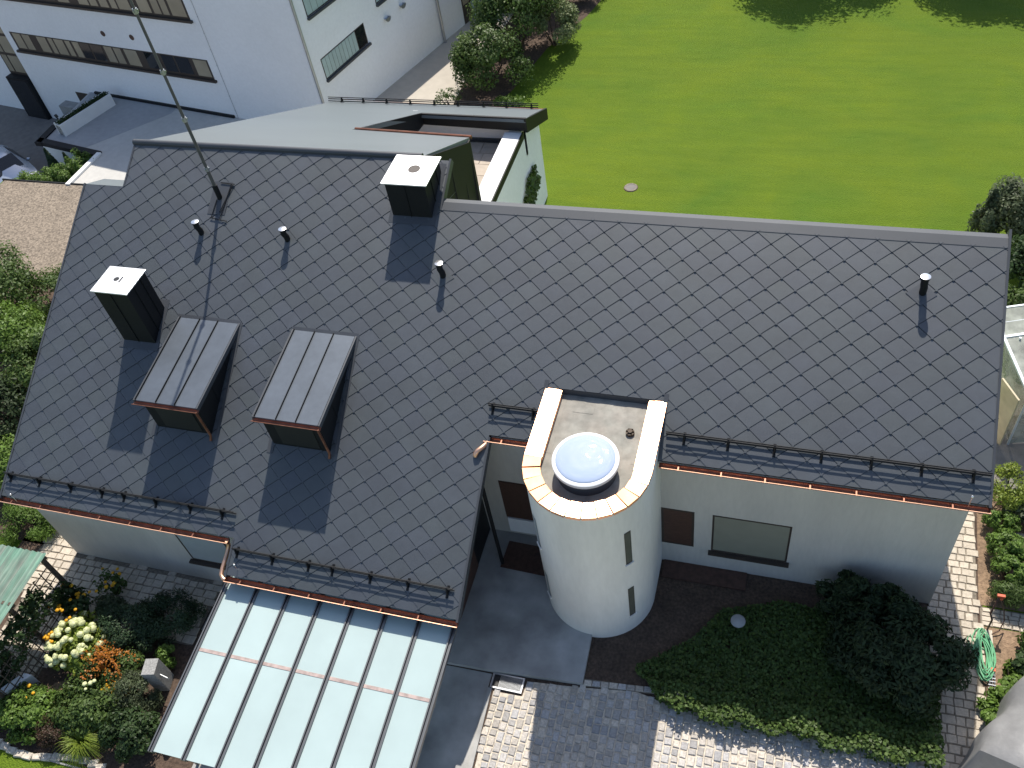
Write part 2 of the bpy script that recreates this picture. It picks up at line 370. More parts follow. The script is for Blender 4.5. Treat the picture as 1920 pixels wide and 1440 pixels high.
setting('platform_paving', sheet([(-33, 28.2), (-29.4, 27.46), (-29.45, 25.34), (-17.3, 25.34), (-17.3, 30.5), (-33.1, 33), (-33.1, 29.3)], .008, .3), m_paving)
setting('ramp_paving', sheet([(-32.9, 28.15), (-30.6, 27.72), (-27.6, 30.8), (-27.6, 32), (-33.0, 32.9), (-33.0, 29.3)], .014, .004), m_paving_dk)
setting('side_path', sheet([(-19.2, 27.5), (-13.9, 27.5), (-14.25, 31), (-14.45, 34), (-13.4, 44), (-11, 60), (-14.5, 60)], .012, .2), m_pathconc)
setting('retaining_wall', MB().prism([(-33.05, 28.15, -2.1), (-29.4, 27.4, -2.1), (-29.4, 27.55, -2.1), (-33.05, 28.3, -2.1)], (0, 0, 2.05)), m_white)
mb = MB().prism([(-33.2, 28.08, -.12), (-29.35, 27.3, -.12), (-29.35, 27.62, -.12), (-33.2, 28.4, -.12)], (0, 0, .2))
mb.prism([(-33.25, 28.0, -.12), (-32.9, 28.0, -.12), (-32.9, 29.4, -.12), (-33.25, 29.4, -.12)], (0, 0, .2))
setting('retaining_wall_coping', mb, m_dark)
setting('platform_kerb', MB().prism([(-29.62, 25.2, -.1), (-29.4, 25.2, -.1), (-29.28, 27.5, -.1), (-29.5, 27.5, -.1)], (0, 0, .2)), m_cap)
# entrance slabs: the landing is one low step above the strip beside the canopy
setting('entrance_landing', sheet([(-8.6, 8.16), (-5.58, 8.24), (-3.42, 8.38), (-3.46, 9.62), (-2.6, 10.2), (-2.6, 12.05), (-11.7, 12.05), (-11.7, 8.5), (-8.6, 8.5)], .13, .13), m_concrete)
setting('entrance_strip', sheet([(-11.9, -2), (-5.15, -2), (-5.6, 7.9), (-5.6, 8.2), (-11.9, 8.1)], .012, .012), m_concrete)
setting('strip_edging', MB().prism([(-5.16, -2, 0), (-5.06, -2, 0), (-5.5, 7.85, 0), (-5.6, 7.85, 0)], (0, 0, .05)), m_concrete)
setting('garage_slab', sheet([(-13.4, 7.75), (-11.9, 7.75), (-11.9, 9.15), (-13.4, 9.15)], .02, .02), m_concrete)

# paved surfaces, stone by stone
def stone_mesh(name, m, seed, bev=.16, h=.09):
    r = random.Random(seed); j = lambda a: (r.random()-.5)*a
    o = [(-.5+j(.1), -.5+j(.1)), (.5+j(.1), -.5+j(.1)), (.5+j(.1), .5+j(.1)), (-.5+j(.1), .5+j(.1))]
    vs = [(x, y, -h) for x, y in o]+[(x, y, -.02) for x, y in o]+[(x*(1-bev), y*(1-bev), j(.006)) for x, y in o]
    fs = [(8, 9, 10, 11)]+[(a, (a+1) % 4, (a+1) % 4+4, a+4) for a in range(4)]+[(a+4, (a+1) % 4+4, (a+1) % 4+8, a+8) for a in range(4)]
    return MB().add(vs, fs).mesh(name, m)
def inside(x, y, poly):
    c = False; n = len(poly)
    for i in range(n):
        x1, y1 = poly[i]; x2, y2 = poly[(i+1) % n]
        if (y1 > y) != (y2 > y) and x < (x2-x1)*(y-y1)/(y2-y1)+x1: c = not c
    return c
def pave(surface, piece, poly, z, row, l0, l1, along, mats, limit=300, near=(0, 0), gap=.03, bev=.16):
    """surface: setting object; lays stones in courses, the nearest ones as pieces of their own"""
    xs = [p[0] for p in poly]; ys = [p[1] for p in poly]; st = []
    a0, a1, b0, b1 = (min(xs), max(xs), min(ys), max(ys)) if along == 'x' else (min(ys), max(ys), min(xs), max(xs))
    b = b0
    while b < b1:
        w = row*(.88+.24*random.random()); a = a0-random.random()*l1
        while a < a1:
            l = l0+(l1-l0)*random.random(); cx, cy = (a+l/2, b+w/2) if along == 'x' else (b+w/2, a+l/2)
            cx += (random.random()-.5)*.015; cy += (random.random()-.5)*.015
            if inside(cx, cy, poly): st.append((cx, cy, l-gap, w-gap) if along == 'x' else (cx, cy, w-gap, l-gap))
            a += l
        b += w
    st.sort(key=lambda s: (s[0]-near[0])**2+(s[1]-near[1])**2)
    var = [stone_mesh(piece, mats[0], 31*i+len(surface.name), bev) for i in range(5)]
    for s in st[:limit]:
        inst(piece, random.choice(var), surface, (s[0], s[1], z+(random.random()-.5)*.012), (random.random()-.5)*.1, (s[2], s[3], 1))
    if len(st) > limit:
        mb = MB(); vals = []
        for s in st[limit:]:
            me = random.choice(var); q = (random.random()-.5)*.1; dz = z+(random.random()-.5)*.012; c, sn = math.cos(q), math.sin(q)
            mb.add([(s[0]+v.co.x*s[2]*c-v.co.y*s[3]*sn, s[1]+v.co.x*s[2]*sn+v.co.y*s[3]*c, dz+v.co.z) for v in me.vertices], [tuple(p.vertices) for p in me.polygons])
            vals += [random.random()]*len(me.polygons)
        o = obj(piece+'_field', mb, mats[1], surface); at = o.data.attributes.new('rnd', 'FLOAT', 'FACE'); at.data.foreach_set('value', vals); o['kind'] = 'stuff'
    return st
yard_poly = [(-5.03, -2.0), (-5.45, 7.8), (-4.75, 7.82), (-4.72, 8.2), (-3.42, 8.32), (-2.2, 8.5), (-1.2, 8.3), (.4, 8.3), (2.6, 8.3), (4.3, 8.3), (5.2, 8.3), (5.2, -2.0)]
yard = setting('cobbled_yard', sheet(yard_poly, .008, .008), m_joint)
vis_poly = [(-5.25, 4.8), (-5.45, 7.8), (-4.75, 7.82), (-4.72, 8.2), (-3.42, 8.32), (-2.2, 8.45), (-1.2, 8.25), (.4, 8.25), (2.6, 8.25), (4.3, 8.25), (4.3, 5.6)]
pave(yard, 'cobblestone', vis_poly, .035, .185, .15, .26, 'y', (m_cobble, m_cobble_f), 300, (-2.5, 7.4))
path_poly = [(4.16, 7.8), (5.28, 7.8), (5.2, 10.5), (5.18, 12.2), (5.24, 15), (5.4, 18), (4.16, 18)]
pathway = setting('garden_path', sheet(path_poly, .008, .008), m_joint_dk)
pave(pathway, 'path_stone', path_poly, .03, .2, .17, .3, 'x', (m_paver, m_cobble_f), 300, (4.8, 9), .02, .09)
cross_poly = [(5.24, 11.72), (7.5, 11.72), (7.5, 12.2), (5.24, 12.2)]
cross = setting('cross_path', sheet(cross_poly, .008, .002), m_joint_dk)
pave(cross, 'path_stone', cross_poly, .026, .12, .15, .24, 'x', (m_paver, m_cobble_f), 300, (5, 12), .018, .09)
terr_poly = [(-19.7, 8.1), (-18.1, 7.1), (-13.45, 7.3), (-13.45, 9.14), (-18.2, 9.14), (-18.3, 10.3), (-19.3, 9.9)]
gpath = setting('house_path', sheet(terr_poly, .010, .008), m_joint_dk)
pave(gpath, 'path_stone', terr_poly, .034, .21, .22, .36, 'x', (m_paver, m_cobble_f), 300, (-16, 8), .02, .09)
tpath = setting('trellis_path', sheet([(-19, 5.3), (-17.1, 5.3), (-17.2, 7.2), (-19, 7.6)], .010, .004), m_joint_dk)
pave(tpath, 'path_stone', [(-19, 5.3), (-17.1, 5.3), (-17.2, 7.1), (-19, 7.1)], .034, .21, .22, .36, 'x', (m_paver, m_cobble_f), 300, (-17, 6), .02, .09)
kerb = setting('bed_kerb', MB().prism([(-3.42, 8.36, 0), (-1.0, 8.6, 0), (-1.0, 8.72, 0), (-3.42, 8.54, 0)], (0, 0, .03)), m_joint_dk)
for i in range(12):
    inst('kerb_stone', stone_mesh('kerb_stone', m_cobble, 400+i) if i < 4 else kerb.children[i % 4].data, kerb, (-3.32+i*.2, 8.45+i*.0198, .055), .1, (.185, .13, 1))

# ================================================================ THE HOUSE
TH = math.radians(28.9531); CO, SI, TA = math.cos(TH), math.sin(TH), math.tan(TH)
OX, OY, OZ = -7.8315, 16.1851, 7.1008        # a tile tip on the big roof plane
RN = Vector((0, -SI, CO))
zr = lambda y: OZ+(y-OY)*TA                    # roof plane
def onroof(x, y, h=0): return Vector((x, y, zr(y)))+RN*h
house = thing('house', 'white rendered house under a large dark roof of diamond metal tiles', 'house', (-7, 12, 0))
roof = obj('roof', MB(), m_under, house)
RECT = [(-17.385, -8.2, 16.48, 17.56), (-18.67, -8.2, 11.78, 16.48), (-8.2, -4.83, 11.78, 16.45), (-4.83, -2.19, 12.88, 16.45),
        (-2.19, 4.365, 11.74, 16.45), (-18.67, -5.985, 8.93, 11.78), (-11.79, -5.975, 8.17, 8.93)]
mb = MB()
for x0, x1, y0, y1 in RECT:
    mb.prism([onroof(x0, y0), onroof(x1, y0), onroof(x1, y1), onroof(x0, y1)], -RN*.13)
me = mb.mesh('roof', m_under)
for v in me.vertices: v.co -= house.location
roof.data = me; roof.location = (0, 0, 0)
# --- diamond tiles: half width and half height of the visible diamond
HW, HH = .311, .25960
def clip(poly, x0, x1, y0, y1):
    for ax_, lim, sg in ((0, x0, 1), (0, x1, -1), (1, y0, 1), (1, y1, -1)):
        out = []
        for i in range(len(poly)):
            p, q = poly[i], poly[(i+1) % len(poly)]; dp, dq = (p[ax_]-lim)*sg, (q[ax_]-lim)*sg
            if dp >= 0: out.append(p)
            if (dp >= 0) != (dq >= 0):
                t = dp/(dp-dq); out.append((p[0]+(q[0]-p[0])*t, p[1]+(q[1]-p[1])*t))
        poly = out
        if not poly: return poly
    return poly
def parea(p): return abs(sum(p[i][0]*p[(i+1) % len(p)][1]-p[(i+1) % len(p)][0]*p[i][1] for i in range(len(p))))/2
def tile_poly_mesh(mb, polys, cx, sc, kk):
    """polys in (x, s) roof coordinates, s downslope; lower edges stand proud of the tile below"""
    for p in polys:
        n = len(p)
        if n < 3: continue
        hh = lambda s: .007+.019*(s-(sc-HH))/(2*HH)+kk
        def W_(x, s, h): return onroof(x, OY-s*CO, h)
        top = [W_(x, s, hh(s)) for x, s in p]; bot = [W_(x, s, -.01) for x, s in p]
        mb.add(top+bot, [tuple(range(n))]+[((i+1) % n, i, i+n, (i+1) % n+n) for i in range(n)])
def full_tile_mesh():
    mb = MB(); g = .007
    a = [(0, HH), (HW, 0), (0, -HH), (-HW, 0)]           # tip, right, top, left (x, s)
    hh = lambda s: .007+.019*(s+HH)/(2*HH)
    def P_(x, s, h): return Vector((x, -s*CO, -s*SI))+RN*h
    o = [(0, HH-.004), (HW-g, 0), (0, -HH+g), (-HW+g, 0)]
    n = len(o); top = [P_(x, s, hh(s)) for x, s in o]; bot = [P_(x, s, -.01) for x, s in o]
    c = P_(0, 0, hh(0)+.0008)
    fs = [(i, (i+1) % n, 2*n) for i in range(n)]+[((i+1) % n, i, i+n, (i+1) % n+n) for i in range(n)]
    # folded nose under the tip
    q = [(-.030, HH-.030), (-.020, HH+.010), (.020, HH+.010), (.030, HH-.030)]
    mb.prism([P_(x, s, .004) for x, s in q], RN*.025)
    mb.add(top+bot+[c], fs); return mb.mesh('roof_tile', m_tile)
FT = full_tile_mesh()
camp = Vector((0, 0, 20.7)); tiles = []
covered = [(-16.1, -15.25, 12.85, 13.6), (-14.5, -13.05, 11.05, 13.2), (-11.3, -9.85, 11.05, 13.2), (-9.35, -8.4, 16.2, 17.6)]
for j in range(-12, 39):
    for i in range(-40, 44):
        if (i+j) % 2: continue
        cx = OX+HW*i; sc = HH*(j-1); D = [(cx, sc+HH), (cx+HW, sc), (cx, sc-HH), (cx-HW, sc)]
        pcs = []; tot = 0
        for x0, x1, y0, y1 in RECT:
            q = clip(D, x0, x1, (OY-y1)/CO, (OY-y0)/CO)
            if len(q) > 2 and parea(q) > 1e-4: pcs.append(q); tot += parea(q)
        if not pcs: continue
        yy = OY-sc*CO; dist = (onroof(cx, yy)-camp).length
        hid = any(a < cx < b and c < yy < d for a, b, c, d in covered)
        tiles.append((dist+(100 if hid else 0)+(0 if tot > .05 else 50), cx, sc, pcs, tot > 2*HW*HH*.995, dist))
tiles.sort(key=lambda t: t[0])
fld = MB(); fvals = []
for k, (_, cx, sc, pcs, full, dist) in enumerate(tiles):
    if k < 300:
        if full:
            o = inst('roof_tile', FT, roof, onroof(cx, OY-sc*CO))
            o.rotation_euler = ((random.random()-.5)*.008, (random.random()-.5)*.008, 0)
        else:
            mb = MB(); tile_poly_mesh(mb, pcs, cx, sc, random.random()*.001); obj('roof_tile', mb, m_tile, roof)
    else:
        nf = len(fld.f)
        if full:
            q = onroof(cx, OY-sc*CO); tx, ty = (random.random()-.5)*.008, (random.random()-.5)*.008
            fld.add([(q.x+v.co.x, q.y+v.co.y, q.z+v.co.z+v.co.y*tx-v.co.x*ty) for v in FT.vertices], [tuple(p.vertices) for p in FT.polygons])
        else: tile_poly_mesh(fld, pcs, cx, sc, random.random()*.001)
        fvals += [random.random()]*(len(fld.f)-nf)
o = obj('roof_tile_field', fld, m_tile_f, roof); o['kind'] = 'stuff'
at = o.data.attributes.new('rnd', 'FLOAT', 'FACE'); at.data.foreach_set('value', fvals)

# --- ridge caps, verges, flashings
mb = MB(); mb.prism([(-8.18, 16.40, zr(16.40)+.03), (-8.18, 16.62, 7.335), (-8.18, 16.79, 7.31), (-8.18, 16.79, 7.18), (-8.18, 16.6, 7.2), (-8.18, 16.40, zr(16.4)-.02)], (12.57, 0, 0))
obj('ridge_cap', mb, m_ridge, roof, bevel=.01)
mb = MB(); mb.tube([(-17.45, 17.63, 7.90), (-8.95, 17.63, 7.90)], .085, 12); mb.box(-17.43, -9.0, 17.535, 17.6, 7.78, 7.90)
obj('ridge_cap', mb, m_sheet, roof, smooth=True)
mb = MB(); w = .05
def verge(x, y0, y1, side):
    a, b = (x, x+w*side)
    mb.prism([onroof(a, y0, .03), onroof(b, y0, .03), onroof(b, y0, -.16), onroof(a, y0, -.16)], Vector((0, y1-y0, (y1-y0)*TA)))
for a_ in ((4.34, 11.70, 16.78, 1), (-18.65, 8.86, 16.5, -1), (-17.37, 16.48, 17.6, -1), (-6.0, 8.12, 11.74, 1), (-11.76, 8.12, 8.9, -1), (-8.22, 16.42, 17.6, 1)):
    mb = MB(); verge(*a_); obj('verge_trim', mb, m_sheet, roof)
mb = MB(); mb.prism([(-18.66, 16.47, 7.28), (-17.4, 16.47, 7.28), (-17.4, 17.15, 6.95), (-18.66, 17.15, 6.95)], (0, 0, -.1))
obj('rear_slope', mb, m_backroof, roof)
for x in (-4.86, -2.16):
    mb = MB().prism([onroof(x-.05, 11.8, .028), onroof(x+.05, 11.8, .028), onroof(x+.05, 13.02, .028), onroof(x-.05, 13.02, .028)], -RN*.03)
    obj('tower_flashing', mb, m_sheet, roof)

# --- rear roof with the terrace cut into it
PB = math.radians(25.75); TB = math.tan(PB)
zb = lambda y: 7.9-(y-17.62)*TB
def bq(pts): return [(x, y, zb(y)) for x, y in pts]
mb = MB(); nb = Vector((0, math.sin(PB), math.cos(PB)))*-.14
mb.prism(bq([(-17.39, 17.6), (-8.97, 17.7), (-8.88, 20.58), (-12.68, 21.08)]), nb)
mb.prism(bq([(-17.39, 17.6), (-12.68, 21.08), (-12.20, 24.68), (-16.66, 27.38)]), nb)
mb.prism(bq([(-12.20, 24.68), (-8.51, 24.47), (-8.56, 26.66), (-16.66, 27.38)]), nb)
rr = obj('rear_roof', mb, m_backroof, house)
mb = MB()
mb.prism([(-12.20, 24.66, zb(24.68)+.01), (-8.5, 24.45, zb(24.47)+.01), (-8.5, 24.45, 4.12), (-12.20, 24.66, 4.09)], (0, .06, 0))
mb.prism([(-12.70, 21.06, zb(21.08)+.01), (-12.18, 24.70, zb(24.68)+.01), (-12.18, 24.70, 4.09), (-12.70, 21.06, 4.09)], (-.06, 0, 0))
mb.prism([(-8.56, 24.42, zb(24.47)+.012), (-8.54, 26.72, zb(26.66)+.012), (-8.54, 26.72, zb(26.66)-.42), (-8.56, 24.42, 4.10)], (.07, 0, 0))
obj('terrace_fascia', mb, m_dark, house)
mb = MB(); mb.tube([(-12.70, 21.16, zb(21.14)-.0), (-8.85, 20.66, zb(20.64)-.0)], .05, 8); obj('gutter', mb, m_copper_dull, house)
# gable clad in dark sheet facing the terrace
mb = MB(); mb.prism([(-9.0, 16.6, 3), (-9.0, 20.45, 3), (-8.9, 20.45, zb(20.5)-.1), (-8.98, 17.66, 7.84), (-8.98, 16.6, 7.3)], (.07, 0, 0))
for y in (17.75, 18.2, 19.0, 19.75): mb.box(-8.94, -8.885, y, y+.02, 3.2, zb(y)-.14)
mb.box(-8.95, -8.84, 20.36, 20.5, 3, zb(20.5)-.05)
gab = obj('gable_cladding', mb, m_dark, house)
for kz in range(5): obj('cladding_seam', MB().prism([(-8.93, 17.7+.05, 6.9-kz*.75), (-8.93, 20.4, 6.0-kz*.6), (-8.93, 20.4, 5.985-kz*.6), (-8.93, 17.75, 6.885-kz*.75)], (.02, 0, 0)), m_sheet, gab)
# terrace
tf = obj('terrace_floor', MB().box(-13.0, -8.9, 20.4, 25.3, 2.8, 3.425), m_joint_dk, house)
for ix in range(6):
    for iy in range(7):
        x0, y0 = -12.55+ix*.6, 20.5+iy*.6
        inst('terrace_tile', MB().box(-.29, .29, -.29, .29, -.04, .0).mesh('terrace_tile', m_terra) if not tf.children else tf.children[0].data, tf, (x0+.3+(.15 if iy % 2 else 0), y0+.3, 3.45+random.random()*.004))
mb = MB(); mb.box(-12.6, -8.76, 24.80, 25.0, 2.9, 4.25); mb.box(-12.78, -12.6, 21, 25.3, 2.9, 4.2)
obj('terrace_wall', mb, m_white, house)
obj('terrace_skirting', MB().box(-12.55, -9.2, 24.76, 24.80, 3.44, 3.58), m_sheet, house)
mb = MB(); mb.box(-9.2, -8.76, 16.6, 24.62, -.3, 4.0); mb.prism([(-9.2, 24.62, -.3), (-9.2, 26.5, -.3), (-9.2, 26.5, zb(26.5)-.15), (-9.2, 24.62, zb(24.62)-.15)], (.44, 0, 0))
obj('rear_side_wall', mb, m_white, house)
mb = MB(); mb.box(-9.27, -8.70, 17.0, 24.44, 4.0, 4.07); cp_ = obj('parapet_coping', mb, m_cap, house)
obj('coping_edge', MB().box(-8.695, -8.655, 17.0, 24.5, 3.82, 4.075), m_dark, cp_)
mb = MB(); mb.box(-17.1, -9.2, 26.25, 26.5, -.3, 3.3); obj('rear_wall', mb, m_white, house)

# --- walls under the roof
def wallx(name, x0, x1, y, t=.3, z0=-.3, m=m_render):
    return MB().prism([(x0, y, z0), (x0, y+t, z0), (x0, y+t, zr(y+t)-.16), (x0, y, zr(y)-.16)], (x1-x0, 0, 0))
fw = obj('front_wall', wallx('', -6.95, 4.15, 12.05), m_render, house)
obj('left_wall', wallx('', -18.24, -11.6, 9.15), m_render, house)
mb = MB(); mb.prism([(3.85, 12.35, -.3), (3.85, 16.3, -.3), (3.85, 16.3, 7.0), (3.85, 12.35, zr(12.35)-.17)], (.3, 0, 0)); mb.box(-8.75, 3.85, 16.1, 16.4, -.3, 7.02)
obj('end_wall', mb, m_white, house)
mb = MB(); mb.prism([(-18.24, 9.45, -.3), (-18.24, 16.4, -.3), (-18.24, 16.4, 7.0), (-18.24, 9.45, zr(9.45)-.17)], (.3, 0, 0)); mb.box(-17.2, -17.0, 16.4, 26.4, -.3, 3.2); mb.box(-18.2, -17.2, 16.2, 16.4, -.3, 7)
mb.prism([(-17.2, 17.6, 3.2), (-17.2, 26.4, 3.2), (-17.2, 17.6, 7.6)], (.2, 0, 0))
obj('gable_wall', mb, m_white, house)
mb = MB(); mb.prism([(-6.95, 8.75, -.3), (-6.95, 12.05, -.3), (-6.95, 12.05, zr(12.05)-.16), (-6.95, 8.75, zr(8.75)-.16)], (.2, 0, 0)); mb.box(-11.7, -6.95, 8.75, 8.95, -.3, 2.65)
obj('entrance_wall', mb, m_dark, house)  # cladding colour darkens this wall in place of the shade under the verge
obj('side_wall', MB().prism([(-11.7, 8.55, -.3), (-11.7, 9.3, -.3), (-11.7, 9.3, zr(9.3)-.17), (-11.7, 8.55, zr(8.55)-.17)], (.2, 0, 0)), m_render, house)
# soffit boards
mb = MB(); mb.prism([(-18.62, 8.9, zr(8.9)-.17), (-18.62, 9.15, zr(9.15)-.17), (-18.62, 9.15, zr(9.15)-.19), (-18.62, 8.9, zr(8.9)-.19)], (6.6, 0, 0)); obj('soffit', mb, m_white, house); mb = MB().prism([(-6.1, 11.76, zr(11.76)-.17), (-6.1, 12.05, zr(12.05)-.17), (-6.1, 12.05, zr(12.05)-.19), (-6.1, 11.76, zr(11.76)-.19)], (10.4, 0, 0))
obj('soffit', mb, m_white, house)

# --- windows of the front
def window(x0, x1, z0, z1, y, glass, label=None, fr=.06, sill=True, depth=.10):
    """frame stands in a reveal that is cut by dark lining proud of the wall by 3 mm"""
    f = MB(); yy = y-.006
    f.box(x0, x0+fr, yy, y+.02, z0, z1); f.box(x1-fr, x1, yy, y+.02, z0, z1); f.box(x0+fr, x1-fr, yy, y+.02, z1-fr, z1); f.box(x0+fr, x1-fr, yy, y+.02, z0, z0+fr)
    w_ = obj('window', f, m_frame, house)
    if label: w_['label'] = label
    obj('pane', MB().box(x0+fr, x1-fr, y-.0035, y+.01, z0+fr, z1-fr), glass, w_)
    if sill: obj('sill', MB().box(x0-.06, x1+.06, y-.12, y-.002, z0-.07, z0-.01), m_frame, w_)
    return w_
window(-2.16, -1.38, .86, 2.38, 12.05, m_wood, 'brown boarded window beside the tower', sill=False)
window(-.96, .82, .84, 2.38, 12.05, m_blind, 'wide window with its beige blind down', fr=.045)
window(-13.96, -12.5, 1.08, 2.75, 9.15, m_blind_grey, 'window with a grey blind half hidden by the eave', fr=.05)
# entrance recess: brown timber front with a pale panel
mb = MB(); mb.box(-6.18, -4.86, 12.03, 12.049, .9, 2.48); d_ = obj('timber_front', mb, m_wood, house)
for x in (-6.1, -5.7, -5.3): obj('board', MB().box(x, x+.36, 12.018, 12.03, .92, 2.46), m_wood, d_)
obj('pale_panel', MB().box(-6.15, -4.86, 12.0, 12.048, .28, .88), m_white, house)
mb = MB(); mb.box(-6.75, -6.735, 9.4, 10.9, .13, 2.3); dd = obj('entrance_door', mb, m_wood, house); obj('handle', MB().tube([(-6.7, 9.55, 1.0), (-6.7, 9.55, 1.35)], .015, 6), m_steel, dd)

# --- gutters, downpipes
def gutter(x0, x1, y, z, m=m_copper_dull, r=.075):
    mb = MB(); n = 8; outer = [(y+r*math.cos(math.pi+math.pi*k/n), z+r*math.sin(math.pi+math.pi*k/n)) for k in range(n+1)]
    inner = [(y+(r-.008)*math.cos(math.pi+math.pi*k/n), z+(r-.008)*math.sin(math.pi+math.pi*k/n)) for k in range(n+1)]
    ring = outer+inner[::-1]
    mb.prism([(x0, a, b) for a, b in ring], (x1-x0, 0, 0))
    for xe in (x0, x1-.01): mb.prism([(xe, a, b) for a, b in outer], (.01, 0, 0))
    g = obj('gutter', mb, m, house)
    obj('gutter_bead', MB().tube([(x0, y-r, z+.004), (x1, y-r, z+.004)], .011, 6), m_copper, g)
    x = x0+.4
    while x < x1-.2: obj('gutter_bracket', MB().box(x, x+.03, y-r-.012, y+r, z-.002, z+.012), m_copper_dull, g); x += .9
    return g
gutter(-2.12, 4.385, 11.66, zr(11.74)-.06); gutter(-6.1, -4.84, 11.70, zr(11.78)-.06)
gutter(-18.72, -11.93, 8.85, zr(8.93)-.06); gutter(-11.80, -5.96, 8.09, zr(8.17)-.06)
def pipe(name, pts, r=.05, m=m_copper): return obj(name, MB().tube(pts, r, 10), m, house, smooth=True)
pipe('downpipe', [(-11.98, 8.86, 3.0), (-11.98, 8.84, 2.86), (-12.0, 8.70, 2.72), (-12.0, 8.35, 2.6), (-11.98, 8.2, 2.55), (-11.9, 8.12, 2.52), (-11.78, 8.09, 2.52)])
pipe('downpipe', [(-5.99, 11.70, 4.58), (-6.02, 11.63, 4.55), (-6.08, 11.50, 4.56), (-6.17, 11.38, 4.55), (-6.21, 11.33, 4.50), (-6.22, 11.31, 4.44)], .055)
pipe('downpipe', [(-6.14, 11.1, 3.6), (-6.14, 11.1, .1)], .05, m_dark)

# --- snow guards
def guard(x0, x1, y, brackets, plane=onroof, flip=1):
    g = MB()
    for h in (.05, .125, .20):
        g.tube([plane(x0, y, h)+Vector((0, .03*flip*(h > .15), 0)), plane(x1, y, h)+Vector((0, .03*flip*(h > .15), 0))], .018 if h < .15 else .015, 6)
    go = obj('snow_guard', g, m_dark, house); go['label'] = 'dark tube snow guard along the eave'
    for bx in brackets:
        b = MB(); p0, p1, p2, p3 = plane(bx, y+.04*flip, .02), plane(bx, y-.12*flip, .02), plane(bx, y-.01*flip, .19), plane(bx, y+.04*flip, .19)
        b.prism([p0-Vector((.015, 0, 0)), p1-Vector((.015, 0, 0)), p2-Vector((.015, 0, 0)), p3-Vector((.015, 0, 0))], (.03, 0, 0))
        b.prism([plane(bx-.03, y-.17*flip, .022), plane(bx+.03, y-.17*flip, .022), plane(bx+.03, y+.07*flip, .022), plane(bx-.03, y+.07*flip, .022)], (0, 0, .012))
        obj('bracket', b, m_dark, go)
guard(-2.05, 4.33, 12.25, [-1.66, -.74, .21, 1.15, 2.12, 3.07, 4.02]); guard(-6.1, -4.95, 12.36, [-6.0, -5.05])
guard(-18.62, -11.85, 9.42, [-18.48, -17.58, -16.61, -15.66, -15.01, -14.08, -13.10, -12.21]); guard(-11.68, -6.15, 8.70, [-11.6, -10.66, -9.72, -9.11, -8.16, -7.24, -6.3])
backp = lambda x, y, h=0: Vector((x, y, zb(y)))+Vector((0, math.sin(PB), math.cos(PB)))*h
guard(-16.75, -8.75, 26.62, [-16.21, -15.35, -14.43, -13.51, -12.59, -11.69, -10.74, -9.9, -9.0], backp, -1)
obj('gutter', MB().tube([(-16.7, 27.42, 3.1), (-8.5, 26.75, 3.44)], .06, 8), m_copper_dull, house)
# little lightning pins with a ball on the eaves
for x, y, z, h in ((3.97, 11.66, 4.62, .34), (-18.12, 8.85, 3.05, .32), (-11.5, 8.3, 2.74, .25)):
    mb = MB(); mb.tube([(x, y, z), (x, y, z+h)], .008, 5); mb.ball((x, y, z+h), .03, 6); obj('lightning_pin', mb, m_bright, house, smooth=True)

# --- chimneys
def chimney(x0, x1, y0, y1, zt, capx0, capx1, capy0, capy1):
    mb = MB(); mb.box(x0, x1, y0, y1, zr(y0)-.4, zt-.035)
    zlow = zr(y0)-.3
    c_ = obj('chimney', mb, m_dark, house)
    s_ = MB(); xm = (x0+x1)/2
    for x in (xm-.02,): s_.box(x-.008, x+.008, y0-.02, y0, zlow, zt-.06)
    for y in (y0+(y1-y0)*.36, y0+(y1-y0)*.72): s_.box(x1, x1+.02, y-.008, y+.008, zlow, zt-.06); s_.box(x0-.02, x0, y-.008, y+.008, zlow, zt-.06)
    obj('seam', s_, m_dark, c_)
    f_ = MB(); f_.prism([onroof(x0-.1, y0-.16, .026), onroof(x1+.1, y0-.16, .026), onroof(x1+.1, y1+.2, .026), onroof(x0-.1, y1+.2, .026)], -RN*.02)
    obj('flashing', f_, m_sheet, c_)
    k = obj('cap', MB().box(capx0, capx1, capy0, capy1, zt-.03, zt), m_whitecap, c_, bevel=.004); return c_
ch = chimney(-16.16, -15.20, 12.80, 13.64, 7.0, -16.215, -15.15, 12.755, 13.685); ch['label'] = 'dark clad chimney with white cap above the left dormer'
mb = MB(); mb.lathe([(.075, .002), (0.001, .002)], (-15.75, 13.25, 7.0), 20); mb.prism([(-15.64, 13.145, 7.002), (-15.60, 13.145, 7.002), (-15.595, 13.35, 7.002), (-15.635, 13.35, 7.002)], (0, 0, .002)); obj('flue_opening', mb, m_black, ch)
ch = chimney(-9.40, -8.37, 16.22, 17.28, 8.14, -9.475, -8.30, 16.16, 17.33); ch['label'] = 'dark clad chimney with white cap and one round flue at the ridge step'
mb = MB(); mb.lathe([(.15, .002), (.15, .006), (.135, .006), (.135, .003), (0.001, .003)], (-8.82, 16.785, 8.14), 28); obj('flue_opening', mb, m_frame, ch)

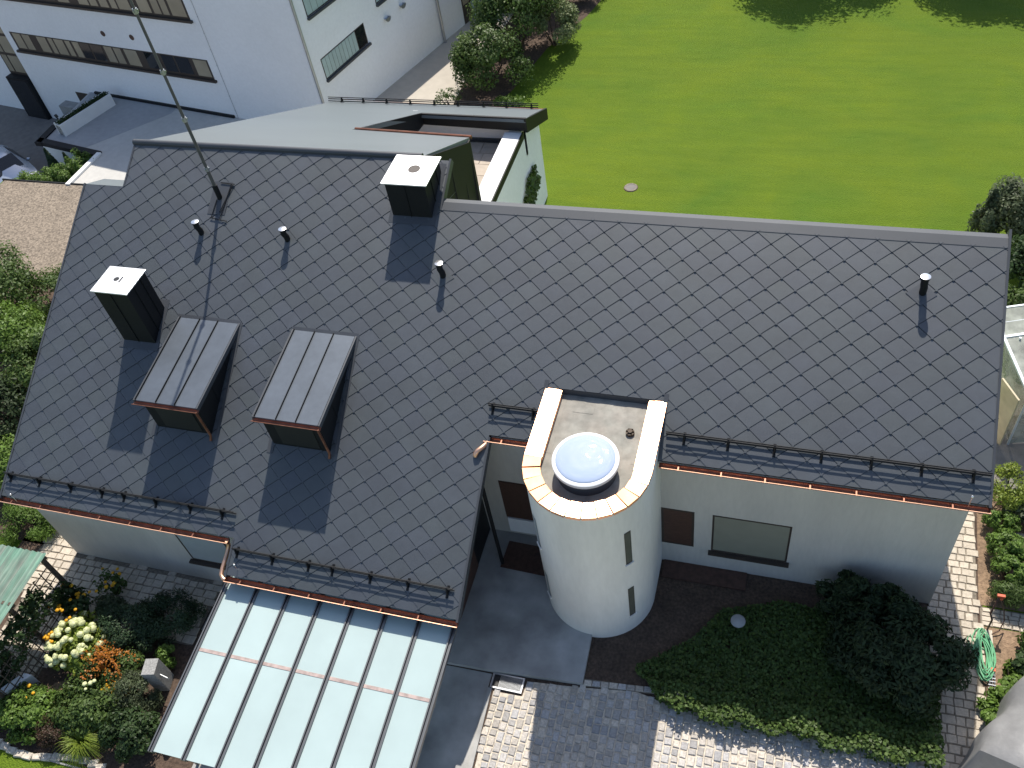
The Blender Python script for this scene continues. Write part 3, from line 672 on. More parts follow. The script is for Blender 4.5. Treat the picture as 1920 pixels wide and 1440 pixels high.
# --- dormers
def dormer(x0, x1, label):
    yt, yf = 13.46, 10.98; zt = zr(yt)+.03; zf = 5.30; bx0, bx1 = x0+.17, x1-.08
    sl = (zt-zf)/(yt-10.97)
    mb = MB(); body = [(yf, zr(yf)-.15), (yf, zf-.13), (yt-.05, zt-.16), (yt-.05, zr(yt)-.25)]
    mb.prism([(bx0, y, z) for y, z in body], (bx1-bx0, 0, 0))
    d = obj('dormer', mb, m_dark, house); d['label'] = label
    # roof of three sheets between standing seams
    xs = [x0+.06, x0+.06+(x1-x0-.12)*.345, x0+.06+(x1-x0-.12)*.66, x1-.05]
    for a, b in zip(xs[:-1], xs[1:]):
        obj('roof_panel', MB().prism([(a+.006, yf-.05, zf-.01), (b-.006, yf-.05, zf-.01), (b-.006, yt, zt), (a+.006, yt, zt)], (0, 0, -.05)), m_dormer, d)
    for a in xs[:-1]: obj('standing_seam', MB().prism([(a-.007, yf-.05, zf+.03), (a+.007, yf-.05, zf+.03), (a+.007, yt, zt+.04), (a-.007, yt, zt+.04)], (0, 0, -.07)), m_dark, d)
    obj('roof_edge', MB().prism([(x0, yf-.06, zf+.0), (x0+.05, yf-.06, zf+.0), (x0+.05, yt, zt+.015), (x0, yt, zt+.015)], (0, 0, -.12)), m_ridge, d)
    obj('roof_edge', MB().prism([(x1-.04, yf-.06, zf), (x1, yf-.06, zf), (x1, yt, zt+.01), (x1-.04, yt, zt+.01)], (0, 0, -.12)), m_ridge, d)
    s = MB()
    for y in (11.7, 12.45): s.box(bx1, bx1+.012, y, y+.015, zr(y)-.05, zf+(y-yf)*sl-.16)
    obj('seam', s, m_dark, d)
    # window in the front face
    w = obj('window', MB().box(bx0+.28, bx1-.22, yf-.015, yf+.01, zr(yf)+.10, zf-.2), m_black, d)
    # gutter and downpipe
    g = MB(); r = .055; n = 8; zz = zf-.055; yy = yf-.10
    ring = [(yy+r*math.cos(math.pi+math.pi*k/n), zz+r*math.sin(math.pi+math.pi*k/n)) for k in range(n+1)]
    ring += [(yy+(r-.008)*math.cos(2*math.pi-math.pi*k/n), zz+(r-.008)*math.sin(2*math.pi-math.pi*k/n)) for k in range(n+1)]
    g.prism([(x0-.01, a, b) for a, b in ring], (x1-x0+.02, 0, 0)); g.tube([(x0-.01, yy-r, zz), (x1+.01, yy-r, zz)], .009, 6)
    obj('gutter', g, m_copper_dull, d)
    obj('downpipe', MB().tube([(x1-.06, yy, zz-.04), (x1-.06, yy, zz-.12), (x1-.05, yy+.02, zr(yy)+.13), (x1-.05, yy-.06, zr(yy)+.02)], .032, 8), m_copper_dull, d, smooth=True)
    obj('flashing', MB().prism([onroof(x1+.02, yf+.0, .026), onroof(x1+.12, yf+.0, .026), onroof(x1+.06, yt+.05, .026), onroof(x1-.02, yt+.05, .026)], -RN*.03), m_sheet, d)
    obj('flashing', MB().prism([onroof(bx0-.14, yf-.2, .026), onroof(bx0+.02, yf-.2, .026), onroof(bx0+.02, yf+.35, .026), onroof(bx0-.14, yf+.35, .026)], -RN*.03), m_sheet, d)
    obj('flashing', MB().prism([onroof(x0-.02, yt-.04, .03), onroof(x1+.02, yt-.04, .03), onroof(x1+.02, yt+.08, .03), onroof(x0-.02, yt+.08, .03)], -RN*.03), m_sheet, d)
dormer(-14.72, -12.92, 'left shed dormer with three sheet panels, crossed by the mast shadow'); dormer(-11.45, -9.70, 'right shed dormer with three sheet panels, unshaded')

# --- vent pipes
for x, y, h in ((-14.67, 15.45, .43), (-12.15, 15.46, .40), (-7.83, 14.94, .46), (2.77, 15.42, .50)):
    z = zr(y); mb = MB(); mb.tube([(x+.02, y+.03, z-.05), (x+.022, y+.01, z+h*.36), (x, y-.02, z+h*.62), (x, y, z+h-.03)], .075, 14)
    mb.lathe([(.096, h-.05), (.096, h-.005)], (x, y, z), 18); v_ = obj('vent_pipe', mb, m_dark, house, smooth=True)
    obj('vent_cap', MB().lathe([(.10, h-.012), (.10, h), (.05, h+.012), (.001, h+.016)], (x, y, z), 18), m_bright, v_, smooth=True)
    D = [(x, y-HH*CO), (x+HW*.98, y), (x, y+HH*CO), (x-HW*.98, y)]
    obj('flashing', MB().prism([onroof(a, b, .024) for a, b in D], -RN*.012), m_tile, v_)

# ================================================================ STAIR TOWER
TC = (-3.5, 10.95); TR = 1.335
tower = thing('stair_tower', 'round fronted white stair tower with a bright copper coping and a skylight', 'tower', (TC[0], TC[1], 0))
def ush(r, n=28):       # u-shaped outline: half circle to the front, straight sides to the back
    return [(TC[0]-r, 13.15)]+[(TC[0]+r*math.cos(math.pi+math.pi*k/n), TC[1]+r*math.sin(math.pi+math.pi*k/n)) for k in range(n+1)]+[(TC[0]+r, 13.15)]
mb = MB(); o_ = ush(TR, 40); i_ = ush(TR-.30, 40); n = len(o_)
vs = [(x, y, -.3) for x, y in o_]+[(x, y, 5.2) for x, y in o_]+[(x, y, 5.2) for x, y in i_]+[(x, y, 4.7) for x, y in i_]
fs = []
for a in range(n-1):
    fs += [(a, a+1, a+1+n, a+n), (a+n, a+1+n, a+1+2*n, a+2*n), (a+2*n, a+1+2*n, a+1+3*n, a+3*n)]
mb.add(vs, fs); obj('tower_wall', mb, m_tower, tower, smooth=True)
mb = MB().prism([(x, y, 4.95) for x, y in ush(TR-.29, 40)], (0, 0, .15)); ft = obj('flat_roof', mb, m_bitumen, tower)
mb = MB(); mb.box(-4.15, -3.69, 12.40, 12.69, 5.1, 5.106); obj('roof_patch', mb, m_bitumen, ft)
mb = MB()
for a in np.linspace(-4.4, -2.6, 5): mb.box(a, a+.32, 12.78, 12.9, 5.1, 5.105)
mb.box(-4.47, -4.36, 11.2, 12.8, 5.1, 5.104); mb.box(-2.64, -2.53, 11.2, 12.8, 5.1, 5.104); obj('roof_lap', mb, m_bitumen, ft)
obj('back_upstand', MB().prism([(-4.82, 12.87, 5.1), (-2.18, 12.87, 5.1), (-2.18, 12.87, 5.27), (-4.82, 12.87, 5.27)], (0, .03, 0)), m_sheet, tower)
# coping panels, each folded sheet of its own
RO, RI = 1.36, .985; NP = 13
for k in range(NP):
    a0 = math.pi+math.pi*k/NP+.011; a1 = math.pi+math.pi*(k+1)/NP-.011; t1, t2 = random.uniform(-.014, .014), random.uniform(-.012, .012)
    q = [(RO, a0), (RO, a1), (RI, a1), (RI, a0)]; pts = []
    for r, a in q:
        pts.append((TC[0]+r*math.cos(a), TC[1]+r*math.sin(a), 5.275+(t1 if a == a0 else 0)+(t2-.012 if r == RI else 0)))
    mb = MB().prism(pts, (0, 0, -.02)); mb.prism([pts[0], pts[1], (pts[1][0], pts[1][1], 5.19), (pts[0][0], pts[0][1], 5.19)], (math.cos((a0+a1)/2)*.006, math.sin((a0+a1)/2)*.006, 0))
    obj('coping_panel', mb, m_copper_cool if k in (0, 1, 2, 3, 10) else m_copper_mid if k in (4, 9, 11) else m_copper, tower)
for sx in (-1, 1):
    xa, xb = TC[0]+sx*RO, TC[0]+sx*RI
    for y0, y1 in ((10.955, 11.93), (11.945, 12.86)):
        pts = [(xa, y0, 5.275), (xa, y1, 5.275+random.uniform(-.004, .004)), (xb, y1, 5.262), (xb, y0, 5.262)]
        mb = MB().prism(pts, (0, 0, -.02)); mb.prism([(xa, y0, 5.27), (xa, y1, 5.27), (xa, y1, 5.17), (xa, y0, 5.17)], (sx*.006, 0, 0)); mb.prism([(xb, y0, 5.255), (xb, y1, 5.255), (xb, y1, 5.12), (xb, y0, 5.12)], (-sx*.004, 0, 0))
        obj('coping_panel', mb, m_copper, tower)
mb = MB(); o2, i2 = ush(1.34, 40), ush(1.0, 40); n2 = len(o2)
mb.add([(x, y, 5.222) for x, y in o2]+[(x, y, 5.222) for x, y in i2], [(a, a+1, a+1+n2, a+n2) for a in range(n2-1)]); obj('coping_underlay', mb, m_black, tower)
# inner copper upstand of the round
obj('coping_upstand', MB().lathe([(RI-.002, 5.10), (RI-.002, 5.262)], (TC[0], TC[1], 0), 40, a0=math.pi, a1=2*math.pi), m_copper_dull, tower, smooth=True)
# skylight
sk = (-3.50, 10.88, 5.1)
mb = MB().lathe([(.66, .33), (.70, .335), (.70, .41), (.66, .435), (.625, .435), (.625, .33), (.66, .33)], sk, 56)
s_ = obj('skylight', mb, m_white_pl, tower, smooth=True)
obj('curb', MB().lathe([(.635, 0), (.635, .33), (.57, .33), (.57, .02)], sk, 56), m_ridge, s_, smooth=True)  # dark sheet colour imitates the shaded side below the white ring
obj('shaft', MB().lathe([(.565, .32), (.565, .03), (.001, .03)], sk, 40), m_shaft, s_)
obj('dome', MB().lathe([(.63*math.cos(a), .43+.08*math.sin(a)) for a in np.linspace(0, math.pi/2-.001, 12)], sk, 56), m_dome, s_, smooth=True)
mb = MB().tube([(-2.79, 12.0, 5.1), (-2.79, 12.0, 5.17)], .095, 18)
for k in range(6):
    a = k*math.pi/3; mb.box(-2.79-.085, -2.79+.085, 12.0-.008, 12.0+.008, 5.17, 5.19, 0, a)
mb.tube([(-2.79, 12, 5.185), (-2.79, 12, 5.2)], .05, 12); obj('roof_vent', mb, m_timber, tower)
# slit windows in the round wall
def slit(a0, a1, z0, z1, glass):
    A = [math.radians(a0+(a1-a0)*k/4) for k in range(5)]
    f = MB(); rr_ = TR+.004
    P_ = lambda a, r, z: (TC[0]+r*math.cos(a), TC[1]+r*math.sin(a), z)
    mb = MB()
    for k in range(4): mb.add([P_(A[k], rr_, z0), P_(A[k+1], rr_, z0), P_(A[k+1], rr_, z1), P_(A[k], rr_, z1)], [(0, 1, 2, 3)])
    w = obj('window', mb, glass, tower)
    fr = MB(); d = (A[-1]-A[0])*.07
    for (u, v, p, q) in ((A[0], A[0]+d, z0, z1), (A[-1]-d, A[-1], z0, z1), (A[0], A[-1], z1-.03, z1), (A[0], A[-1], z0, z0+.04)):
        for k in range(2):
            uu, vv = u+(v-u)*k/2, u+(v-u)*(k+1)/2
            fr.add([P_(uu, rr_+.006, p), P_(vv, rr_+.006, p), P_(vv, rr_+.006, q), P_(uu, rr_+.006, q)], [(0, 1, 2, 3)])
    obj('frame', fr, m_frame, w)
    s = MB(); s.prism([P_(A[0]-.02, TR, z0-.05), P_(A[0]-.02, TR+.04, z0-.05), P_(A[-1]+.02, TR+.04, z0-.05), P_(A[-1]+.02, TR, z0-.05)], (0, 0, .045)); obj('sill', s, m_tower, w)
slit(-46.2, -39.2, 3.07, 4.31, m_slit); slit(-46.5, -39.6, .73, 2.0, m_slit)
slit(-147.5, -140.2, 3.0, 4.13, m_blind_grey); slit(-146.5, -139.2, .78, 1.8, m_blind_grey)

# ================================================================ GLASS CANOPY
can = thing('glass_canopy', 'sloping canopy of frosted glass panes on dark metal rails below the eave', 'canopy', (-9, 6.2, 0))
zc = lambda y: 1.94+(y-4.37)*.0938
cx0, cx1, cy0, cy1 = -11.87, -6.10, 4.22, 8.34
for k in range(8):
    x = cx0+(cx1-cx0)*k/7
    mb = MB()
    for dx, w, h in ((-.045, .03, .05), (.0, .02, .028), (.035, .03, .05)):
        mb.prism([(x+dx-w/2, cy0-.03, zc(cy0)+h), (x+dx+w/2, cy0-.03, zc(cy0)+h), (x+dx+w/2, cy1, zc(cy1)+h), (x+dx-w/2, cy1, zc(cy1)+h)], (0, 0, -h-.02))
    mb.prism([(x-.03, cy0, zc(cy0)-.025), (x+.03, cy0, zc(cy0)-.025), (x+.03, cy1, zc(cy1)-.025), (x-.03, cy1, zc(cy1)-.025)], (0, 0, -.10))
    obj('rail', mb, m_rail, can)
    if k < 7:
        xn = cx0+(cx1-cx0)*(k+1)/7
        for a, b in ((cy0, 6.46), (6.54, cy1)):
            obj('pane', MB().prism([(x+.03, a, zc(a)), (xn-.03, a, zc(a)), (xn-.03, b, zc(b)), (x+.03, b, zc(b))], (0, 0, .014)), m_glass_canopy, can)
        obj('joint_strip', MB().prism([(x+.055, 6.462, zc(6.462)+.012), (xn-.055, 6.462, zc(6.462)+.012), (xn-.055, 6.538, zc(6.538)+.012), (x+.055, 6.538, zc(6.538)+.012)], (0, 0, .012)), m_rust, can)
obj('cross_beam', MB().box(cx0, cx1, 6.45, 6.55, zc(6.5)-.26, zc(6.5)-.13), m_rail, can)
for x in (cx0+.05, cx1-.1): obj('post', MB().box(x, x+.07, 4.6, 4.67, 0, zc(4.6)-.13), m_rail, can)

# ================================================================ ROOF MAST
mast = thing('roof_mast', 'tall thin steel mast with clamps standing on the roof slope', 'mast', (-14.36, 16.35, zr(16.35)))
mx, my = -14.36, 16.35
mb = MB().tube([(mx, my, zr(my)-.1), (mx, my, 8.1), (mx, my, 8.12), (mx, my, 9.56), (mx, my, 9.58), (mx, my, 12.3), (mx, my, 12.32), (mx, my, 13.4)], [.048, .046, .042, .04, .037, .034, .03, .026], 12)
obj('pole', mb, m_mast, mast, smooth=True)
obj('sleeve', MB().tube([(mx, my, zr(my)-.05), (mx, my, zr(my)+.42)], .07, 12), m_dark, mast, smooth=True)
for z in (8.12, 9.56, 10.82, 12.3):
    mb = MB().tube([(mx, my, z-.06), (mx, my, z+.06)], .055, 10)
    for a in (.4, 2.5, 4.6): mb.box(mx+.05*math.cos(a)-.02, mx+.05*math.cos(a)+.02, my+.05*math.sin(a)-.02, my+.05*math.sin(a)+.02, z-.02, z+.03)
    obj('clamp', mb, m_steel, mast)
mb = MB(); F = lambda x, y, h=.05: onroof(x, y, h)
for a, b in (((-14.5, 15.86), (-13.98, 15.80)), ((-14.42, 16.72), (-14.0, 16.70)), ((-14.46, 15.85), (-14.42, 16.3)), ((-14.2, 15.85), (-14.1, 16.7)), ((-14.05, 16.68), (-14.25, 16.0))):
    mb.tube([F(*a), F(*b)], .012, 6)
obj('base_frame', mb, m_dark, mast)
obj('base_flashing', MB().prism([F(-14.62, 15.95, .028), F(-14.1, 15.95, .028), F(-14.1, 16.75, .028), F(-14.62, 16.75, .028)], -RN*.01), m_sheet, mast)

# ================================================================ WHITE BUILDING
BC = Vector((-19.0, 29.75, 0)); aR = math.radians(18); aL = math.radians(-10.3)
dR = Vector((math.sin(aR), math.cos(aR), 0)); nR = Vector((dR.y, -dR.x, 0))
dL = Vector((-math.cos(aL), -math.sin(aL), 0)); nL = Vector((dL.y, -dL.x, 0))
if nL.y > 0: nL = -nL
big = thing('office_building', 'long white two-winged building with ribbon windows and dark sills', 'building', tuple(BC))
def wq(base, d, nrm, t0, t1, z0, z1, out=0.0, sl=0.0, th=.02):     # a plate on a wall
    p = lambda t, z: base+d*t+nrm*out+Vector((0, 0, z+sl*(t-t0)))
    return MB().prism([p(t0, z0), p(t1, z0), p(t1, z1), p(t0, z1)], nrm*th)
HB = 6.5
mb = MB()
pa, pb_, pd = BC, BC+dL*18.35, BC+dR*5.7
mb.prism([tuple(BC+Vector((0, 0, -2.2))), tuple(pb_+Vector((0, 0, -2.2))), tuple(pb_-nL*9+Vector((0, 0, -2.2))), tuple(BC-nR*9+dR*9+Vector((0, 0, -2.2))), tuple(pd-nR*9+Vector((0, 0, -2.2))), tuple(pd+Vector((0, 0, -2.2)))], (0, 0, HB+2.2))
obj('wall', mb, m_white, big)
mb = MB(); a = BC+dR*5.705; b = BC+dR*30
mb.prism([a+Vector((0, 0, -2.2)), b+Vector((0, 0, -2.2)), b-nR*10+Vector((0, 0, -2.2)), a-nR*10+Vector((0, 0, -2.2))], (0, 0, 2.2+4.0)); obj('low_wing', mb, m_white, big)  # unseen roof step, height chosen for the shadow thrown on the path
mb = MB(); a = BC+dL*19.95-nL*.25; b = BC+dL*45-nL*.25
mb.prism([a+Vector((0, 0, -2.2)), b+Vector((0, 0, -2.2)), b-nL*9+Vector((0, 0, -2.2)), a-nL*9+Vector((0, 0, -2.2))], (0, 0, HB+2.2)); obj('west_wing', mb, m_white, big)
# ribbon windows of the left wing
def ribbon(t0, t1, z0, z1, cells, label):
    w = obj('ribbon_window', wq(BC, dL, nL, t0, t1, z0, z1, .002, th=.006), m_frame, big); w['label'] = label
    for ta, tb, kind in cells:
        obj('pane', wq(BC, dL, nL, ta, tb, z0+.17, z1-.05, .010, th=.004), {'t': m_glass_tan, 'd': m_glass_dark, 'k': m_glass_dark}[kind], w)
    obj('sill', wq(BC, dL, nL, t0-.1, t1+.08, z0-.04, z0+.06, .0, th=.12), m_frame, w)
low = [(5.7, 6.45, 't'), (6.7, 7.5, 'd'), (7.6, 8.3, 'd'), (8.45, 9.3, 'd'), (9.75, 10.5, 't'), (10.7, 11.15, 't'), (11.25, 11.75, 't'), (11.9, 12.6, 'd'), (12.7, 13.3, 'd'), (13.35, 13.75, 't'),
       (13.9, 14.22, 't'), (14.35, 14.95, 't'), (15.05, 15.35, 't'), (15.5, 16.1, 't'), (16.6, 17.1, 't'), (17.2, 17.75, 't')]
ribbon(5.61, 17.9, 1.75, 2.73, low, 'lower ribbon window with beige blinds')
ribbon(5.6, 18.0, 4.46, 5.6, [(a, b, k) for a, b, k in [(5.7, 6.5, 't'), (6.65, 7.0, 't'), (7.1, 7.5, 't'), (7.65, 8.3, 't'), (8.8, 9.5, 't'), (9.6, 9.95, 't'), (10.1, 10.6, 't'), (10.75, 11.2, 't'), (11.3, 11.9, 't'), (12.5, 13.2, 't'), (13.4, 14.2, 'd'), (14.5, 16, 'd')]], 'upper ribbon window cut by the picture edge')
# glazed stair strip with its porch
g0, g1 = 18.38, 19.94
st_ = obj('stair_window', wq(BC, dL, nL, g0, g1, -2.1, 6.2, -.3, th=.12), m_frame, big); st_['label'] = 'tall glazed stair strip with beige panes'
for k in range(6):
    z0 = .35+k*1.05
    obj('pane', wq(BC, dL, nL, g0+.08, g0+1.0, z0, z0+.9, -.17, th=.006), m_glass_tan, st_); obj('pane', wq(BC, dL, nL, g0+1.1, g1-.1, z0, z0+.9, -.17, th=.006), m_glass_tan, st_)
obj('porch', wq(BC, dL, nL, g0+.02, g1-.02, -2.05, .2, -.15, th=.35), m_dark, big)
obj('porch_glass', wq(BC, dL, nL, g0+.12, g1-.12, -2.0, .1, .202, th=.006), m_glass_dark, big)
# door niche and step wall behind the planter
mb = wq(BC, dL, nL, 14.2, 15.4, -2.0, -.12, .003, th=.01); nd = obj('door', mb, m_frame, big)
obj('step_wall', wq(BC, dL, nL, 15.45, 16.5, -2.1, -.75, .0, th=.5), m_concrete, big)
for t, z in ((11.34, 3.32), (9.6, 3.33)):
    p = BC+dL*t+nL*.004+Vector((0, 0, z)); mb = MB(); n = 14
    u = [(p+dL*(.13*math.cos(2*math.pi*k/n))+Vector((0, 0, .13*math.sin(2*math.pi*k/n)))) for k in range(n)]
    mb.prism(u, nL*.012); obj('wall_vent', mb, m_wood, big)
mb = MB().tube([BC+dL*5.12+nL*.02+Vector((0, 0, -.1)), BC+dL*5.12+nL*.02+Vector((0, 0, 6.4))], .009, 5)
for k in range(8): mb.ball(BC+dL*5.12+nL*.03+Vector((0, 0, .4+k*.72)), .022, 4)
obj('lightning_wire', mb, m_steel, big)
obj('plinth', wq(BC, dL, nL, 5.3, 13.9, -.05, .12, .0, th=.1), m_dark, big)
# right wing
obj('downpipe', MB().tube([BC+dR*.02+nR*.05+nL*.05+Vector((0, 0, -.3)), BC+dR*.02+nR*.05+nL*.05+Vector((0, 0, 6.4))], .06, 10), m_steel, big, smooth=True)
obj('downpipe', MB().tube([BC+dR*8.07+nR*.08+Vector((0, 0, -.3)), BC+dR*8.07+nR*.08+Vector((0, 0, 3.1))], .07, 10), m_steel, big, smooth=True)
def rwin(t0, t1, z0, z1, sl, n, dark, label):
    w = obj('window', wq(BC, dR, nR, t0, t1, z0, z1, .002, sl, .006), m_frame, big); w['label'] = label
    L_ = t1-t0; tb = t1-dark-.06
    for k in range(n):
        a = t0+.04+(tb-t0-.04)*k/n; b = t0+.04+(tb-t0-.04)*(k+1)/n-.02
        obj('blind_slat', wq(BC, dR, nR, a, b, z0+.06+sl*(a-t0), z1-.04+sl*(a-t0), .010, sl, .012), m_glass_teal, w)
    if dark: obj('pane', wq(BC, dR, nR, tb+.03, t1-.05, z0+.06+sl*(tb-t0), z1-.04+sl*(tb-t0), .010, sl, .004), m_glass_dark, w)
    obj('sill', wq(BC, dR, nR, t0-.02, t1+.08, z0-.10, z0-.01, .0, sl, .11), m_sheet, w)
rwin(.56, 3.36, 2.24, 3.14, .06, 10, .55, 'window with pale vertical blinds and one open dark part')
rwin(.56, 3.2, 4.9, 6.0, .03, 8, 0, 'upper window with pale vertical blinds')
rwin(4.35, 5.6, 3.62, 4.4, .03, 3, 0, 'window cut off by the picture edge')
gd = obj('garage_door', wq(BC, dR, nR, 9.82, 14, -.25, 2.0, .002, 0, .01), m_frame, big)
for k in range(9): obj('blind_slat', wq(BC, dR, nR, 10.5+k*.37, 10.84+k*.37, -.1, 1.9, .014, 0, .012), m_glass_teal, gd)
obj('pane', wq(BC, dR, nR, 9.9, 10.35, .9, 1.9, .014, 0, .006), m_glass_tan, gd)
for t, z in ((4.72, 2.88), (5.8, 2.95)):
    c = BC+dR*t+nR*.003+Vector((0, 0, z)); mb = MB()
    for k in range(8):
        a, b = math.pi*k/8, math.pi*(k+1)/8
        r0 = .17
        A = lambda q, r, o: c+dR*(r*math.cos(q))+Vector((0, 0, -r*math.sin(q)*1.0))+nR*o
        mb.add([A(a, r0, .16), A(b, r0, .16), A(b, r0*.75, 0), A(a, r0*.75, 0)], [(0, 1, 2, 3)])
        mb.add([A(a, r0, .16), A(b, r0, .16), c+nR*.16], [(0, 1, 2)])
    obj('wall_lamp', mb, m_steel, big)

# ================================================================ COURT: planter, car, bicycle
pl = thing('planter', 'long white planter trough with a clipped hedge beside the ramp', 'planter', (-31.5, 30, 0))
A_, B_ = Vector((-32.2, 28.72, 0)), Vector((-31.2, 31.4, 0)); d = (B_-A_).normalized(); q = Vector((d.y, -d.x, 0))
mb = MB()
for o_, w_ in ((-.26, .07), (.19, .07)): mb.prism([A_+q*o_, B_+q*o_, B_+q*(o_+w_), A_+q*(o_+w_)], (0, 0, .6))
for e in (A_, B_-d*.07): mb.prism([e-q*.19, e+q*.19, e+q*.19+d*.07, e-q*.19+d*.07], (0, 0, .597))
obj('trough', mb, m_cap, pl)
obj('earth', MB().prism([A_-q*.19, A_+q*.19, B_+q*.19, B_-q*.19], (0, 0, .5)), m_soil, pl)
n = 2600; t = RNG.random(n); C_ = np.array(A_)+np.outer(t*(B_-A_).length, np.array(d))+np.outer((RNG.random(n)-.5)*.36, np.array(q)); C_[:, 2] += .48+RNG.random(n)*.2
link('hedge', cloud_mesh('hedge', lf_dark, C_, RNG.normal(size=(n, 3))+np.array([0, 0, .8]), .07, RNG.random(n)), pl)

def make_car(loc, rot):
    car = thing('parked_car', 'silver blue car parked in the court beside the gravel yard', 'car', loc)
    Mx = Matrix.Translation(Vector(loc)) @ Matrix.Rotation(rot, 4, 'Z')
    T_ = lambda x, y, z: tuple(Mx @ Vector((x, y, z)))
    # length sections: x, half width, z of belt, roof z, roof half width
    sec = [(-2.2, .72, .72, .72, .6), (-2.1, .82, .86, .92, .66), (-1.55, .88, .92, 1.05, .66), (-.95, .9, .93, 1.42, .56), (.15, .9, .93, 1.45, .57), (.95, .9, .95, .98, .66), (1.5, .87, .88, .93, .7), (2.0, .8, .72, .78, .66), (2.2, .66, .58, .6, .55)]
    prof = []
    for x, w, zb_, zt_, wr in sec:
        prof.append([(x, -w, .28), (x, -w-.01, .55), (x, -w, zb_), (x, -wr, zt_-.02), (x, -wr*.5, zt_+.02), (x, wr*.5, zt_+.02), (x, wr, zt_-.02), (x, w, zb_), (x, w+.01, .55), (x, w, .28)])
    vs = [T_(*p) for s in prof for p in s]; m = 10; fs = []
    for i in range(len(prof)-1):
        for k in range(m-1): fs.append((i*m+k, i*m+k+1, (i+1)*m+k+1, (i+1)*m+k))
    fs += [tuple(range(m))[::-1], tuple((len(prof)-1)*m+k for k in range(m))]
    b = obj('body', MB().add(vs, fs), m_carpaint, car, smooth=True)
    def panel(name, pts, m_, up=.008):
        P = [Vector(T_(*p)) for p in pts]; nn = (P[1]-P[0]).cross(P[2]-P[0]).normalized()
        if nn.z < 0: nn = -nn
        return obj(name, MB().add([p+nn*up for p in P], [tuple(range(len(P)))]), m_, car)
    panel('windscreen', [(.25, -.55, 1.43), (.9, -.64, .99), (.9, .64, .99), (.25, .55, 1.43)], m_glass_dark, .022)
    panel('rear_window', [(-1.03, -.54, 1.38), (-1.5, -.62, 1.06), (-1.5, .62, 1.06), (-1.03, .54, 1.38)], m_glass_dark, .025)
    for s in (-1, 1):
        panel('side_window', [(-.9, s*.9, .96), (.85, s*.9, .98), (.2, s*.6, 1.37), (-.85, s*.6, 1.36)], m_glass_dark, .02)
        obj('mirror', MB().ball(T_(.65, s*1.0, .98), .1, 6, sq=.7), m_carpaint, car, smooth=True)
        panel('headlight', [(1.72, s*.5, .86), (1.72, s*.78, .84), (2.03, s*.76, .74), (2.06, s*.5, .76)], m_bright, .02)
        for x in (-1.4, 1.35):
            w = obj('wheel', MB().tube([T_(x, s*.70, .31), T_(x, s*.92, .31)], .31, 20), m_tyre, car); obj('rim', MB().tube([T_(x, s*.91, .31), T_(x, s*.935, .31)], .2, 14), m_steel, w)
    return car
make_car((-35.55, 27.7, -2.05), math.radians(-28))

def make_bike(loc, rot):
    bk = thing('bicycle', 'dark bicycle leaning at the white wall near the planter', 'bicycle', loc)
    Mx = Matrix.Translation(Vector(loc)) @ Matrix.Rotation(rot, 4, 'Z') @ Matrix.Rotation(math.radians(8), 4, 'X')
    T_ = lambda x, z, y=0: tuple(Mx @ Vector((x, y, z)))
    for x in (-.52, .52):
        n = 24; w = obj('wheel', MB().tube([T_(x+.33*math.cos(2*math.pi*k/n), .34+.33*math.sin(2*math.pi*k/n)) for k in range(n+1)], .022, 6), m_tyre, bk)
        sp = MB()
        for k in range(8): sp.tube([T_(x, .34), T_(x+.32*math.cos(math.pi*k/4), .34+.32*math.sin(math.pi*k/4))], .003, 4)
        obj('spokes', sp, m_steel, w)
    fr = MB()
    for a, b in (((-.52, .34), (-.1, .36)), ((-.1, .36), (-.22, .85)), ((-.52, .34), (-.2, .8)), ((-.2, .8), (.36, .82)), ((-.1, .36), (.36, .78)), ((.34, .92), (.52, .34))): fr.tube([T_(*a), T_(*b)], .02, 6)
    obj('frame', fr, m_black, bk)
    obj('saddle', MB().box(-.14, .14, -.07, .07, 0, .05, mat=Mx @ Matrix.Translation((-.25, 0, .9))), m_black, bk)
    obj('handlebar', MB().tube([T_(.25, .98, -.28), T_(.38, 1.0, -.1), T_(.38, 1.0, .1), T_(.25, .98, .28)], .015, 6), m_black, bk)
make_bike((-35.2, 31.85, -2.05), math.radians(-35))

# ================================================================ GARDEN THINGS
# shed with green corrugated roof
sh = thing('garden_shed_roof', 'green corrugated lean-to roof with grey lichen over the trellis path', 'shed', (-18.3, 6.8, 0))
mb = MB(); xs = np.arange(-20.6, -17.05, .03); z_ = lambda x, y: 2.28+.03*math.cos(x*2*math.pi/.19)-(8-y)*.02
vs = []; fs = []
for y in (4.6, 5.9, 6.0, 7.97):
    up = .0 if y > 5.95 else .012
    for x in xs: vs.append((x, y, z_(x, y)+up))
m_ = len(xs)
for r_ in (0, 2):
    for k in range(m_-1): fs.append((r_*m_+k, r_*m_+k+1, (r_+1)*m_+k+1, (r_+1)*m_+k))
for k in range(m_-1): fs.append((m_+k, m_+k+1, 2*m_+k+1, 2*m_+k))
obj('corrugated_sheet', MB().add(vs, fs), m_green_roof, sh, smooth=True)
for x in (-20.4, -17.25):
    for y in (4.8, 6.4, 7.8): obj('post', MB().box(x, x+.1, y, y+.1, 0, 2.2), m_timber, sh)
for y in (4.9, 6.5, 7.85): obj('beam', MB().box(-20.5, -17.1, y, y+.08, 2.12, 2.24), m_timber, sh)
tr = thing('trellis', 'dark wooden lattice trellis under the edge of the green roof', 'trellis', (-17.1, 6.4, 0))
for k in range(12): obj('slat', MB().box(-17.13, -17.115, 4.9+k*.26, 4.925+k*.26, .02, 2.05), m_timber, tr)
for k in range(9): obj('slat', MB().box(-17.113, -17.098, 4.85, 7.8, .1+k*.23, .125+k*.23), m_timber, tr)
